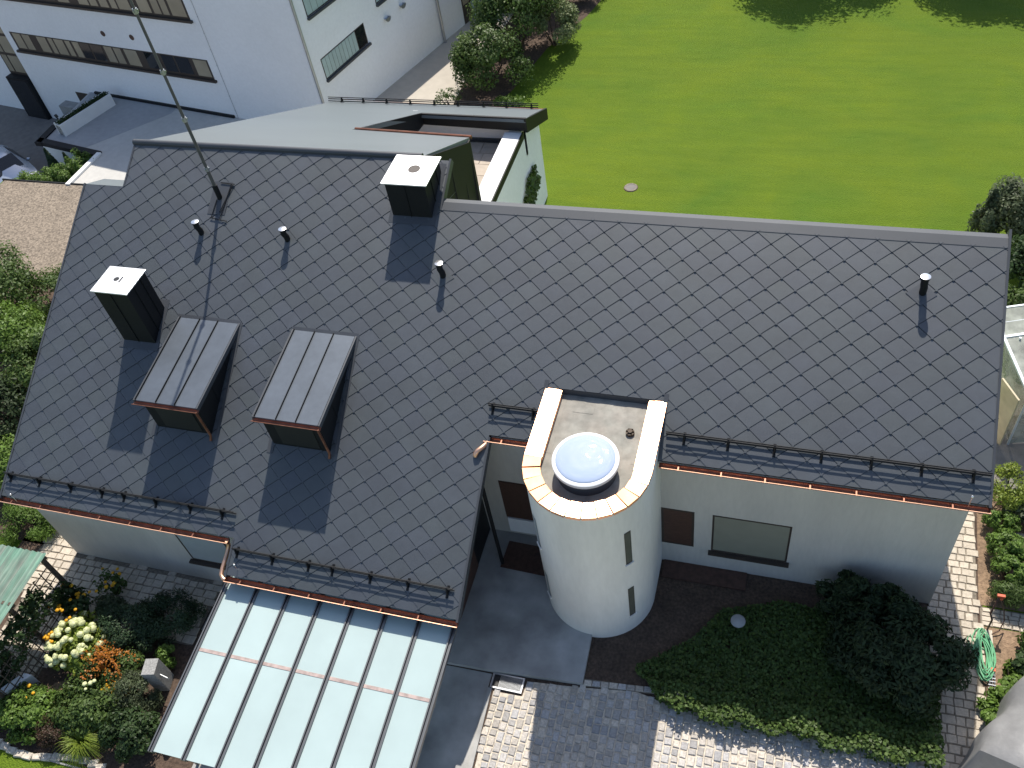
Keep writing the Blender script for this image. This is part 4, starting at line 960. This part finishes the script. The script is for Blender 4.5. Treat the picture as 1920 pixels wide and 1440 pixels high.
# low white garden wall at the left
lw = MB().prism([(-18.3, 4.0, 0), (-18.05, 4.0, 0), (-16.95, 5.55, 0), (-17.2, 5.55, 0)], (0, 0, .45)); tag(obj('garden_wall', lw, m_white), 'low white garden wall at the left picture edge', 'wall')
# stone pillar with spout
sp = thing('stone_fountain', 'square grey stone pillar fountain with a metal spout next to the canopy', 'fountain', (-13.45, 6.15, 0))
obj('pillar', MB().box(-.17, .17, -.21, .21, 0, .95, mat=Matrix.Translation((-13.62, 6.25, 0)) @ Matrix.Rotation(.25, 4, 'Z')), m_stone, sp, bevel=.015)
obj('spout', MB().tube([(-13.46, 6.22, .66), (-13.22, 6.18, .64), (-13.2, 6.18, .6)], .014, 6), m_steel, sp)
tag(obj('wooden_board', MB().prism([(-12.35, 5.9, .02), (-12.25, 5.9, .02), (-12.1, 6.9, .9), (-12.2, 6.9, .9)], (.0, .06, .0)), m_ghwood), 'weathered board leaning beside the canopy edge', 'board')
# white stone figure
fig = thing('garden_figure', 'small white stone figure at the canopy corner', 'figure', (-12.75, 5.0, 0))
mb = MB(); mb.ball((-12.75, 5.0, .16), .17, 8, sq=.9); mb.ball((-12.72, 5.05, .40), .13, 8, sq=1.1); mb.ball((-12.70, 5.09, .60), .085, 8); mb.ball((-12.86, 5.02, .38), .06, 6); mb.ball((-12.6, 4.98, .36), .06, 6)
obj('body', mb, m_white_pl, fig, smooth=True)
slab = MB().prism([(-16.72, 4.85, .01), (-16.3, 4.75, .01), (-16.05, 5.5, .01), (-16.2, 5.75, .01), (-16.5, 5.6, .01)], (0, 0, .06)); tag(obj('stepping_stone', slab, m_soil_dry), 'flat brown stone slab among the flowers', 'stone')
edge = setting('lawn_edging', MB().box(-19, -12, 3.86, 3.9, 0, .03), m_stone)
for k in range(26):
    x = -18.6+k*.25; inst('edge_stone', edge.children[k % 3].data if k > 2 else stone_mesh('edge_stone', m_joint, 900+k), edge, (x, 3.96+.12*math.sin(k*.5), .07), random.random()*.3, (.24, .14+.05*random.random(), 1))
# round grey lamp cap standing in the ground cover
lp = thing('garden_light', 'round grey disc of a low garden light standing in the dark ground cover', 'lamp', (-.12, 10.55, 0))
obj('pole', MB().tube([(-.12, 10.5, 0), (-.12, 10.5, .45)], .03, 8), m_steel, lp); obj('shade', MB().lathe([(.001, .5), (.12, .485), (.17, .45), (.17, .43), (.001, .43)], (-.12, 10.5, 0), 24), m_paving_dk, lp, smooth=True)
# boot scraper pit with grating
gr = thing('boot_scraper', 'metal boot scraper grating in a frame at the edge of the landing', 'grating', (-5.18, 8.05, 0))
mb = MB(); mb.box(-5.56, -4.78, 7.86, 7.90, 0, .06); mb.box(-5.56, -4.78, 8.20, 8.235, 0, .06); mb.box(-5.56, -5.52, 7.9, 8.2, 0, .06); mb.box(-4.82, -4.78, 7.9, 8.2, 0, .06); obj('frame', mb, m_steel, gr)
mb = MB()
for k in range(20): mb.box(-5.36+k*.027, -5.352+k*.027, 7.905, 8.195, .02, .052)
o_ = obj('bars', mb, m_steel, gr); o_['kind'] = 'stuff'
obj('tray', MB().box(-5.52, -4.82, 7.9, 8.2, .003, .018), m_black, gr)
tag(obj('door_mat', MB().box(-6.15, -4.95, 10.95, 11.75, .131, .15, rot=-.03), m_wood), 'reddish brown mat on the shaded entrance landing', 'mat')
pb2 = MB().box(-2.1, -.05, 11.55, 12.04, 0, .05); tag(obj('timber_deck', pb2, m_wood), 'brown boards on the ground under the boarded window', 'deck')
# manhole in the lawn
mh = thing('manhole_cover', 'small round manhole cover in bare earth in the lawn', 'manhole', (-5.78, 27.25, 0))
obj('ring', MB().lathe([(.24, .004), (.24, .03), (.19, .03), (.19, .02)], (-5.78, 27.25, 0), 24), m_joint_dk, mh); obj('lid', MB().lathe([(.19, .024), (.001, .026)], (-5.78, 27.25, 0), 24), m_court, mh); obj('bare_earth', MB().lathe([(.27, .003), (.23, .012)], (-5.78, 27.25, 0), 11), m_soil, mh)
# standpipe and hose
sp_ = thing('standpipe', 'brown garden standpipe with orange tap at the path crossing', 'tap', (5.38, 11.62, 0))
obj('pipe', MB().tube([(5.36, 11.6, 0), (5.36, 11.62, .5), (5.3, 11.7, .62), (5.42, 11.95, 1.0)], .022, 8), m_wood, sp_); mb = MB(); mb.box(5.36, 5.52, 11.92, 11.98, 1.0, 1.06); mb.box(5.43, 5.49, 11.9, 12.0, .93, 1.0); obj('tap', mb, m_red, sp_)
obj('foot', MB().box(5.3, 5.46, 11.25, 11.6, 0, .06), m_joint, sp_)
hs = [(5.46, 11.95, .9), (5.62, 11.9, .5), (5.68, 11.8, .25), (5.6, 11.6, .1), (5.45, 11.5, .06)]
tag(obj('connecting_hose', MB().tube(hs, .013, 6), m_wood), 'thin dark hose loop from the orange tap', 'hose')
pts = []; nturn = 15; r_ = random.Random(3)
for k in range(nturn*16):
    a = 2*math.pi*k/16; tt = k/(nturn*16); w1, w2 = .15+.05*math.sin(k*.37), .52+.1*math.sin(k*.23)
    u, v = w1*math.cos(a)+.05*math.sin(k*.11), w2*math.sin(a)+.06*math.cos(k*.17)
    pts.append((5.25+u*.97+v*-.05, 10.95+v*.97+u*.1, .05+.10*tt+.015*math.sin(k*1.3)))
pts = [(5.02, 11.0, .04), (4.93, 11.3, .04), (5.0, 11.42, .04), (5.1, 11.2, .05)]+pts
tag(obj('garden_hose', MB().tube(pts, .0125, 6), m_hose, smooth=True), 'coiled light green garden hose lying at the path edge', 'hose')
tool = thing('sprinkler', 'grey sprinkler bar with an orange end on the hose', 'sprinkler', (5.38, 10.35, 0))
mb = MB()
for dx in (-.05, 0, .05): mb.tube([(5.38+dx, 10.05, .06), (5.40+dx, 10.55, .1)], .012, 6)
for k in range(6): mb.box(5.30, 5.46, 10.08+k*.08, 10.095+k*.08, .06, .1)
obj('bar', mb, m_steel, tool); obj('end', MB().box(5.36, 5.46, 10.56, 10.64, .08, .14), m_red, tool)
# wooden stake
tag(obj('garden_stake', MB().tube([(5.9, 10.4, 0), (6.1, 10.95, .55)], .035, 6), m_timber), 'wooden stake slanting in the right bed', 'stake')
for x, y in ((6.15, 14.25), (6.1, 13.25)):
    mb = MB(); mb.box(x, x+.5, y, y+.12, .03, .06, rot=-.1)
    for k in range(6): mb.box(x+.02+k*.08, x+.03+k*.08, y, y+.12, .06, .07, rot=0)
    tag(obj('stepping_grate', mb, m_joint), 'small grey grating between the bushes, %s one' % ('rear' if y > 14 else 'front'), 'grating', 'gratings in the right bed')

# greenhouse
gh = thing('greenhouse', 'small greenhouse with pale frame and its door standing open', 'greenhouse', (7.2, 18.6, 0))
GX, GY, GZ = 5.55, 18.85, 2.25                  # front corner at the eave
fr_ = MB()
def bar(a, b, r=.035): fr_.tube([a, b], r, 4)
P = dict(a=(5.62, 18.9, 2.25), b=(8.6, 20.0, 2.25), c=(6.15, 17.2, 2.0), d=(9.0, 17.9, 2.0), e=(5.62, 19.85, 2.4), f=(8.8, 20.95, 2.4))
bar(P['a'], P['b'], .05); bar(P['a'], P['c'], .05); bar(P['c'], P['d'], .05); bar(P['a'], P['e']); bar(P['e'], P['f']); bar(P['c'], (P['c'][0], P['c'][1], 0)); bar(P['d'], (P['d'][0], P['d'][1], 0)); bar((6.0, 18.9, 2.3), (6.0, 18.9, 0))
obj('frame', fr_, m_gh_frame, gh)
def quad(name, pts, m_, parent=gh): return obj(name, MB().prism(pts, (0, 0, .012)), m_, parent)
def lerp(a, b, t): return tuple(Vector(a).lerp(Vector(b), t))
for k in range(2):      # rear roof sheets
    t0, t1 = k/2+.008, (k+1)/2-.008
    quad('roof_pane', [lerp(P['a'], P['e'], t0), lerp(P['b'], P['f'], t0), lerp(P['b'], P['f'], t1), lerp(P['a'], P['e'], t1)], m_gh)
    quad('glazing_bar', [lerp(P['a'], P['e'], t1), lerp(P['b'], P['f'], t1), lerp(P['b'], P['f'], t1+.015), lerp(P['a'], P['e'], t1+.015)], m_gh_frame)
quad('roof_pane', [P['a'], P['b'], P['d'], P['c']], m_gh)
obj('wall_pane', MB().prism([P['c'], P['d'], (P['d'][0], P['d'][1], .05), (P['c'][0], P['c'][1], .05)], (0, .012, 0)), m_gh, gh)
obj('side_pane', MB().prism([P['a'], P['c'], (P['c'][0], P['c'][1], .05), (P['a'][0]+.3, P['a'][1], .05)], (.012, 0, 0)), m_gh, gh)
dr = obj('door', MB().prism([(5.62, 17.75, .12), (5.95, 17.05, .12), (5.95, 17.05, 1.95), (5.62, 17.75, 1.95)], (-.04, -.02, 0)), m_ghwood, gh); obj('handle', MB().tube([(5.70, 17.2, 1.0), (5.64, 17.18, 1.0), (5.64, 17.18, .9)], .012, 6), m_black, dr)
obj('floor', MB().box(5.6, 9.2, 15.6, 22, .008, .02), m_court, gh)

# covered thing in the lower right corner
tp = thing('tarpaulin_cover', 'grey shiny tarpaulin draped over something tall in the lower right corner', 'tarpaulin', (5.5, 8.3, 0))
nu, nv = 26, 22; vs = []; fs = []
e0, e1 = Vector((4.62, 8.02, 0)), Vector((6.35, 11.05, 0)); ed_ = e1-e0; pr_ = Vector((ed_.y, -ed_.x, 0)).normalized()
for i in range(nu+1):
    u = i/nu
    for j in range(nv+1):
        v = j/nv
        if v < .3: off, z = -.12*(1-v/.3)**.5, .03+1.17*(v/.3)          # the hanging skirt
        elif v < .7: off, z = (v-.3)*2.2, 1.2+.42*math.sin((v-.3)*3.9)
        else: off, z = .88+.1*((v-.7)/.3)**.5, 1.62*(1-(v-.7)/.3)+.02
        e_ = min(u, 1-u)
        if e_ < .08: z *= (e_/.08)**.6
        if not (0 < j < nv): vs.append(e0+ed_*u+pr_*off+Vector((0, 0, .02))); continue
        z += .035*math.sin(u*21+v*5)*(v < .32)+.05*math.sin(u*7+v*9)+.03*math.sin(u*13-v*4)+.10*abs(math.sin(u*5.2+v*2.0))
        off += .05*math.sin(u*19)*(v < .3)
        vs.append(e0+ed_*u+pr_*off+Vector((0, 0, z)))
for i in range(nu):
    for j in range(nv): fs.append((i*(nv+1)+j, (i+1)*(nv+1)+j, (i+1)*(nv+1)+j+1, i*(nv+1)+j+1))
obj('cover', MB().add(vs, fs), m_tarp, tp, smooth=True)

# ================================================================ PLANTS
# shrubs beside the pale path
gS = 'shrubs along the pale path'
plant('shrub', 'rounded dark shrub at the near end of the path bed, next to the roof edge', 'shrub', (-13.15, 33.9, 1.2), (1.75, 1.65, 1.5), lf_mid, 11000, .13, 26, .34, gS)
plant('shrub', 'tallest dense green shrub in the middle of the path bed', 'shrub', (-12.6, 36.9, 1.8), (2.0, 2.15, 2.1), lf_mid, 15000, .13, 34, .32, gS)
plant('shrub', 'broad green shrub farther along the path bed, cut by the top edge', 'shrub', (-12.9, 40.8, 1.6), (1.9, 2.1, 1.8), lf_mid, 9000, .13, 30, .33, gS)
plant('shrub', 'pale variegated shrub on the lawn side of the path bed', 'shrub', (-11.1, 37.3, .9), (1.1, 1.35, 1.1), lf_pale, 6000, .11, 22, .34, gS)
plant('shrub', 'low dark shrub on the bare soil at the top picture edge', 'shrub', (-10.9, 42.2, .8), (1.3, 1.3, .9), lf_dark, 5000, .12, 20, .35, gS)
plant('low_plant', 'low bright weeds on the soil at the foot of the dark shrub', 'plant', (-11.9, 32.3, .12), (.95, .6, .25), lf_bright, 1500, .1, 14, .4, trunk=False)
plant('low_plant', 'sparse tall weeds behind the rear gutter', 'plant', (-14.3, 31.9, .5), (.9, .35, .6), lf_mid, 500, .09, 16, .25, trunk=True)
# trees outside the picture that shade the lawn
for i, (x, y, r, l) in enumerate(((-1.0, 47.6, 3.7, 'left tree beyond the picture whose shade reaches the lawn'), (6.9, 47.4, 3.5, 'right tree beyond the picture whose shade reaches the lawn'))):
    t = plant('garden_tree', l, 'tree', (x, y, 4.8), (r, r, 3.6), lf_mid, 30000, .22, 60, .3, 'lawn trees', trunk=False, part='crown')
    mb = MB().tube([(x, y, -.1), (x+.1, y, 1.4), (x, y+.1, 3.2), (x, y, 6)], [.24, .19, .15, .05], 8)
    for k in range(7):
        a = 2*math.pi*k/7; mb.tube([(x, y, 2+.3*k), (x+1.2*math.cos(a), y+1.2*math.sin(a), 3+.4*k), (x+2.4*math.cos(a), y+2.4*math.sin(a), 4+.4*k)], [.09, .06, .02], 6)
    obj('trunk', mb, m_bark, t)
# right edge
gR = 'shrubs on the lawn behind the right roof end'
plant('shrub', 'grey green shrub with upright shoots above the roof end', 'shrub', (7.15, 25.5, 1.3), (1.35, 1.3, 1.6), lf_grey, 8500, .12, 24, .33, gR)
plant('shrub', 'slim upright shoot shrub left of the grey green one', 'shrub', (5.75, 24.8, 1.25), (.42, .42, 1.35), lf_grey, 2200, .11, 10, .4, gR)
plant('shrub', 'large dark shrub beside the right verge above the greenhouse', 'shrub', (7.2, 22.9, 1.1), (1.1, 1.3, 1.2), lf_dark, 8000, .12, 24, .33, gR)
plant('shrub', 'leafy green shrub directly behind the greenhouse roof', 'shrub', (6.75, 21.3, 1.0), (.95, .9, 1.1), lf_mid, 6000, .12, 22, .34, gR)
gB = 'bushes in the bed right of the path'
plant('bush', 'airy yellow green bush under the roof corner', 'bush', (5.95, 15.4, .45), (.65, .75, .5), lf_lime, 3600, .08, 20, .34, gB, aspect=.35)
plant('bush', 'lime coloured bush at the right edge behind the clipped bush', 'bush', (6.75, 14.5, .3), (.5, .6, .4), lf_lime, 2600, .1, 16, .36, gB)
plant('bush', 'blue green leafy plants between the lime bushes', 'bush', (6.3, 15.0, .28), (.5, .45, .35), lf_grey, 1500, .13, 14, .4, gB, trunk=False)
plant('bush', 'small bright bush nearest the roof corner', 'bush', (5.8, 14.45, .3), (.42, .36, .36), lf_bright, 2600, .07, 18, .34, gB)
plant('bush', 'dense bright green round bush, upper of the two in the bed', 'bush', (5.82, 13.65, .42), (.46, .42, .45), lf_bright, 4200, .065, 24, .3, gB)
plant('bush', 'dense bright green round bush, lower of the two in the bed', 'bush', (5.86, 13.05, .42), (.52, .42, .45), lf_bright, 4600, .065, 24, .3, gB)
plant('bush', 'feathery fern like plant at the path crossing', 'bush', (5.88, 12.45, .3), (.46, .30, .36), lf_mid, 5200, .12, 18, .4, gB, trunk=False, aspect=.12)
plant('bush', 'leafy plant behind the hose at the right picture edge', 'bush', (6.25, 11.2, .3), (.42, .4, .36), lf_mid, 1500, .15, 16, .4, gB)
plant('bush', 'leafy green plant below the sprinkler', 'bush', (5.75, 10.2, .25), (.5, .55, .32), lf_bright, 2000, .14, 18, .38, gB)
plant('bush', 'darker leafy plant between stake and tarpaulin', 'bush', (6.2, 10.6, .3), (.45, .5, .36), lf_dark, 1800, .15, 18, .38, gB)
plant('bush', 'low plant next to the tarpaulin foot', 'bush', (5.35, 9.45, .2), (.34, .4, .28), lf_bright, 1300, .11, 14, .38, gB)
plant('bush', 'fine leaved plant at the right picture edge near the grating', 'bush', (6.6, 12.7, .3), (.35, .35, .36), lf_pale, 1200, .1, 12, .4, gB)
# big dark bush and the ground cover
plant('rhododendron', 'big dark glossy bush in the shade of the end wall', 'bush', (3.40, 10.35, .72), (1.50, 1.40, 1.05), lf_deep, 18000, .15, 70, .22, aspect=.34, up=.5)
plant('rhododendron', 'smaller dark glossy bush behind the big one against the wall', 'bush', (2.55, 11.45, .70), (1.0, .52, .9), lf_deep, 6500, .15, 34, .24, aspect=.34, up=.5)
gc_poly = [(-2.35, 8.98), (-1.9, 8.55), (-1.2, 8.10), (.3, 8.03), (1.0, 8.12), (2.6, 8.0), (4.28, 8.05), (4.3, 10.6), (2.6, 11.3), (.9, 11.4), (-.5, 10.9), (-1.1, 10.0)]
n = 34000; pts = np.column_stack([RNG.uniform(-2.4, 4.35, n), RNG.uniform(7.85, 11.5, n)])
ed = np.sin(pts[:, 0]*5.3)*.06+np.sin(pts[:, 0]*12.1)*.04
k = np.array([inside(x, y-e if y < 9 else y, gc_poly) for (x, y), e in zip(pts, ed)]); pts = pts[k]; n = len(pts)
hgt = .10+.10*(np.sin(pts[:, 0]*3.1)*np.cos(pts[:, 1]*2.7)+1)*.5+np.where(pts[:, 1] < 8.7, .24+.20*(np.sin(pts[:, 0]*4.7+1)+1)*.5, np.where(pts[:, 1] < 9.1, .12, 0))
C_ = np.column_stack([pts, .02+hgt*RNG.random(n)**.4])
tag(link('ground_cover', cloud_mesh('ground_cover', lf_mid, C_, RNG.normal(size=(n, 3))*.5+np.array([0, -.1, 1]), .085, RNG.random(n), aspect=.75)), 'ivy like ground cover filling the front bed', 'ground cover', kind='stuff')
# ivy on the white side wall
n = 1500; yy = 22.9+2.8*RNG.random(n); tt = (yy-22.9)/2.8
C_ = np.column_stack([-8.72+.14*RNG.random(n), yy, np.clip(.2+RNG.random(n)*(2.35-.35*tt), 0, 3)]); k = (C_[:, 1]-24.2-(C_[:, 2]-1.2)*.55)**2 < (.75+.25*np.sin(C_[:, 2]*5))**2; C_ = C_[k]
iv = thing('ivy', 'dark climbing plant on the white side wall below the terrace', 'ivy', (-8.72, 24.4, 0)); link('foliage', cloud_mesh('foliage', lf_mid, C_, RNG.normal(size=(len(C_), 3))*.5+np.array([1, 0, .4]), .16, RNG.random(len(C_)), aspect=.8), iv)
# hedge bushes left of the house
gH = 'shrubs between gravel yard and house path'
plant('shrub', 'light green shrub at the left edge below the gravel', 'shrub', (-27.2, 18.0, 1.1), (1.7, 1.5, 1.4), lf_mid, 8000, .12, 28, .33, gH)
plant('shrub', 'fine leaved green shrub directly below the gravel near the verge', 'shrub', (-24.8, 18.0, .8), (1.6, 1.3, .9), lf_mid, 7000, .1, 28, .33, gH)
plant('shrub', 'big bright shrub halfway down the left edge', 'shrub', (-25.0, 15.6, 1.2), (1.7, 1.6, 1.4), lf_bright, 9000, .12, 30, .33, gH)
plant('shrub', 'leafy shrub close to the verge above the shaded one', 'shrub', (-22.8, 14.7, 1.0), (1.3, 1.4, 1.2), lf_mid, 7000, .12, 26, .33, gH)
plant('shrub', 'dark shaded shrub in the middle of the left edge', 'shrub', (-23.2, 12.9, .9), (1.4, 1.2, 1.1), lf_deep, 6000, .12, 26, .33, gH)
plant('shrub', 'yellow green shrub low on the left edge', 'shrub', (-22.1, 11.0, .6), (1.3, 1.0, .9), lf_bright, 6500, .1, 28, .33, gH)
plant('shrub', 'small dark shrub between the yellow green one and the spreading juniper', 'shrub', (-20.6, 10.8, .4), (.8, .6, .6), lf_dark, 3000, .1, 16, .36, gH)
plant('juniper', 'light green spreading juniper above the green roof', 'shrub', (-20.1, 9.75, .35), (1.05, .85, .5), lf_bright, 9000, .09, 30, .34, aspect=.25)
# court: cypresses and clipped hedge
for x, y, l in ((-31.9, 27.15, 'left dark conical cypress in front of the retaining wall'), (-30.75, 26.95, 'right dark conical cypress in front of the retaining wall')):
    t = thing('cypress', l, 'cypress', (x, y, -2.05), 'cypresses in the court'); n = 3500; u = RNG.random(n); rad = .5*(1-u)**.8*(.7+.35*RNG.random(n)); a = RNG.random(n)*2*math.pi
    C_ = np.column_stack([x+rad*np.cos(a), y+rad*np.sin(a), -1.95+2.35*u]); link('foliage', cloud_mesh('foliage', lf_con, C_, np.column_stack([np.cos(a), np.sin(a), np.full(n, .5)])+RNG.normal(size=(n, 3))*.4, .11, RNG.random(n), aspect=.4), t)
    obj('trunk', MB().tube([(x, y, -2.1), (x, y, -.6)], .05, 6), m_bark, t)
gC = 'clipped bushes along the court wall'
for c, r, l in (((-30.0, 26.9, -.45), (.8, .75, .95), 'clipped bush at the corner of the court wall'), ((-30.5, 26.1, -.6), (.95, .75, .95), 'middle clipped bush of the court row'), ((-31.4, 25.9, -.7), (.95, .7, .9), 'yellow green bush in the court row next to the car'), ((-32.5, 25.95, -.9), (.9, .65, .8), 'outermost low bush of the court row')):
    plant('clipped_bush', l, 'bush', c, r, lf_bright, 5500, .085, 34, .28, gC, zmin=-2.0)
# flower garden
def heads(name, C, rads, m, t, sq=.8):
    me = MB().ball((0, 0, 0), 1.0, 7, sq=sq).mesh(name, m, True); n = len(me.vertices)
    me.vertices.foreach_set('co', np.array([np.array(v.co)*(1+.12*random.random()) for v in me.vertices]).reshape(-1))
    at = me.attributes.new('rnd', 'FLOAT', 'FACE'); at.data.foreach_set('value', RNG.random(len(me.polygons)))
    for c, r in zip(C, rads): inst(name, me, t, c, random.random()*6, (r, r, r))
gF = 'plants of the flower garden'
def hyd(t):
    C = []; 
    for k in range(66):
        a, u = random.random()*6.28, math.sqrt(random.random()); C.append((-16.1+.78*u*math.cos(a), 6.5+.80*u*math.sin(a), .60+.50*(1-u*u)+.1*random.random()))
    heads('flower_head', C, [.055+.045*random.random() for _ in C], pt_cream, t)
plant('hydrangea', 'hydrangea with many creamy white flower balls', 'flowers', (-16.1, 6.5, .48), (.85, .85, .52), lf_lime, 4200, .11, 18, .38, gF, extra=hyd)
def yel(cx, cy, r, z0, z1, k_):
    def f(t): 
        C = [(cx+r*(random.random()*2-1), cy+r*(random.random()*2-1), z0+(z1-z0)*random.random()) for _ in range(k_)]; heads('flower_head', C, [.035+.025*random.random() for _ in C], pt_yellow, t, .5)
    return f
plant('yellow_flowers', 'tall yellow flowers above the hydrangea beside the trellis', 'flowers', (-16.75, 7.45, .5), (.5, .5, .55), lf_dark, 1300, .12, 14, .4, gF, extra=yel(-16.75, 7.35, .48, .75, 1.1, 22))
plant('yellow_flowers', 'clump of yellow flowers left of the hydrangea balls', 'flowers', (-16.75, 6.45, .4), (.2, .3, .4), lf_mid, 400, .1, 8, .5, gF, extra=yel(-16.7, 6.45, .14, .8, 1.0, 14))
plant('yellow_flowers', 'thin plant with few yellow flowers on the shaded house path', 'flowers', (-16.3, 8.3, .5), (.45, .3, .5), lf_mid, 350, .1, 12, .4, gF, extra=yel(-16.3, 8.3, .4, .6, .95, 9))
plant('yellow_flowers', 'two single yellow flowers by the brown stone slab', 'flowers', (-16.9, 5.15, .25), (.3, .3, .3), lf_mid, 350, .1, 8, .5, gF, extra=yel(-16.75, 5.2, .22, .4, .6, 4))
def org(t):
    n = 800; a = RNG.random(n)*6.28; u = RNG.random(n)**.6; w = .75+.35*np.sin(a*5+u*6); C_ = np.column_stack([-14.98+.85*u*w*np.cos(a), 6.2+.58*u*w*np.sin(a), .55+.30*(1-u*u)+.28*RNG.random(n)])
    o = link('flowers', cloud_mesh('flowers', pt_orange, C_, RNG.normal(size=(n, 3))*.4+np.array([0, 0, 1]), .05, RNG.random(n), aspect=.9), t); o['kind'] = 'stuff'
plant('orange_flowers', 'wide clump of small orange brown flowers', 'flowers', (-14.98, 6.2, .42), (.9, .6, .5), lf_mid, 3600, .075, 26, .36, gF, extra=org)
def org2(t):
    n = 260; C_ = np.column_stack([-14.75+.7*RNG.random(n), 5.55+.3*RNG.random(n), .45+.2*RNG.random(n)]); o = link('flowers', cloud_mesh('flowers', pt_yellow, C_, RNG.normal(size=(n, 3))*.4+np.array([0, 0, 1]), .045, RNG.random(n), aspect=.9), t); o['kind'] = 'stuff'
plant('orange_flowers', 'sparse yellow blossoms below the orange clump', 'flowers', (-14.55, 5.7, .28), (.5, .3, .3), lf_mid, 1300, .08, 14, .38, gF, extra=org2)
plant('yew', 'dark green yew bush behind the orange flowers', 'bush', (-15.05, 7.25, .5), (.95, .72, .65), lf_con, 11000, .075, 30, .32, gF, aspect=.3)
plant('yew', 'dark shaded yew next to the concrete slab', 'bush', (-14.05, 7.75, .42), (.85, .7, .55), lf_con, 7000, .075, 26, .33, gF, aspect=.3)
plant('garden_bush', 'olive bush behind the hydrangea', 'bush', (-15.95, 7.6, .4), (.45, .4, .4), lf_grey, 1800, .09, 14, .4, gF)
plant('garden_bush', 'small bright plant behind the stone fountain', 'bush', (-13.75, 6.85, .28), (.32, .28, .3), lf_bright, 900, .09, 10, .42, gF)
plant('garden_bush', 'grey green bush left of the stone fountain', 'bush', (-14.05, 5.7, .38), (.68, .6, .48), lf_grey, 7500, .07, 26, .33, gF, aspect=.28)
plant('garden_bush', 'big rounded green bush below the roses', 'bush', (-15.05, 5.1, .4), (1.0, .66, .48), lf_mid, 6500, .09, 30, .33, gF)
plant('garden_bush', 'dark leafy bush beside the white figure', 'bush', (-13.55, 4.85, .4), (.72, .62, .5), lf_dark, 5000, .09, 24, .34, gF)
plant('garden_bush', 'light green leafy plant in the lower left corner', 'bush', (-16.6, 4.65, .32), (.8, .7, .42), lf_bright, 4600, .1, 22, .36, gF)
plant('garden_bush', 'wine red bush in the lower left garden', 'bush', (-15.6, 4.4, .28), (.55, .42, .36), lf_red, 4600, .06, 20, .36, gF, aspect=.35)
plant('garden_bush', 'dark ivy mass at the left edge below the trellis', 'bush', (-18.0, 5.3, .5), (.5, .8, .6), lf_deep, 2600, .1, 20, .36, gF)
plant('vine', 'climbing plant hanging on the trellis', 'plant', (-17.05, 6.5, 1.2), (.18, 1.3, .9), lf_dark, 1500, .12, 22, .3, gF, trunk=False)
def rose(t): heads('flower_head', [(-15.15, 5.55, .78), (-15.0, 5.6, .8), (-14.92, 5.66, .82), (-15.08, 5.45, .74)], [.06, .06, .05, .04], pt_cream, t, .6)
plant('rose', 'rose bush with few creamy flowers', 'flowers', (-15.05, 5.5, .4), (.3, .2, .36), lf_dark, 500, .08, 10, .4, gF, extra=rose)
# ornamental grass: long arching blades
og = thing('ornamental_grass', 'tuft of long yellow green arching grass at the lawn edge', 'grass', (-14.75, 4.35, 0)); vs = []; fs = []; rv = []
for k in range(420):
    a = random.random()*6.28; L_ = .35+.35*random.random(); w = .009; h = .25+.3*random.random(); d0 = Vector((math.cos(a), math.sin(a), 0)); s0 = Vector((-d0.y, d0.x, 0))
    b0 = Vector((-14.75, 4.4, .02))+d0*.08*random.random(); o0 = len(vs); q = 5
    for j in range(q+1):
        t_ = j/q; p = b0+d0*L_*t_**1.3+Vector((0, 0, h*math.sin(math.pi*min(1, t_*.85))*(1.0)))
        vs += [tuple(p-s0*w*(1-t_*.8)), tuple(p+s0*w*(1-t_*.8))]
    for j in range(q): fs.append((o0+2*j, o0+2*j+1, o0+2*j+3, o0+2*j+2)); rv.append(random.random())
o = obj('blades', MB().add(vs, fs), lf_lime, og); at = o.data.attributes.new('rnd', 'FLOAT', 'FACE'); at.data.foreach_set('value', rv)
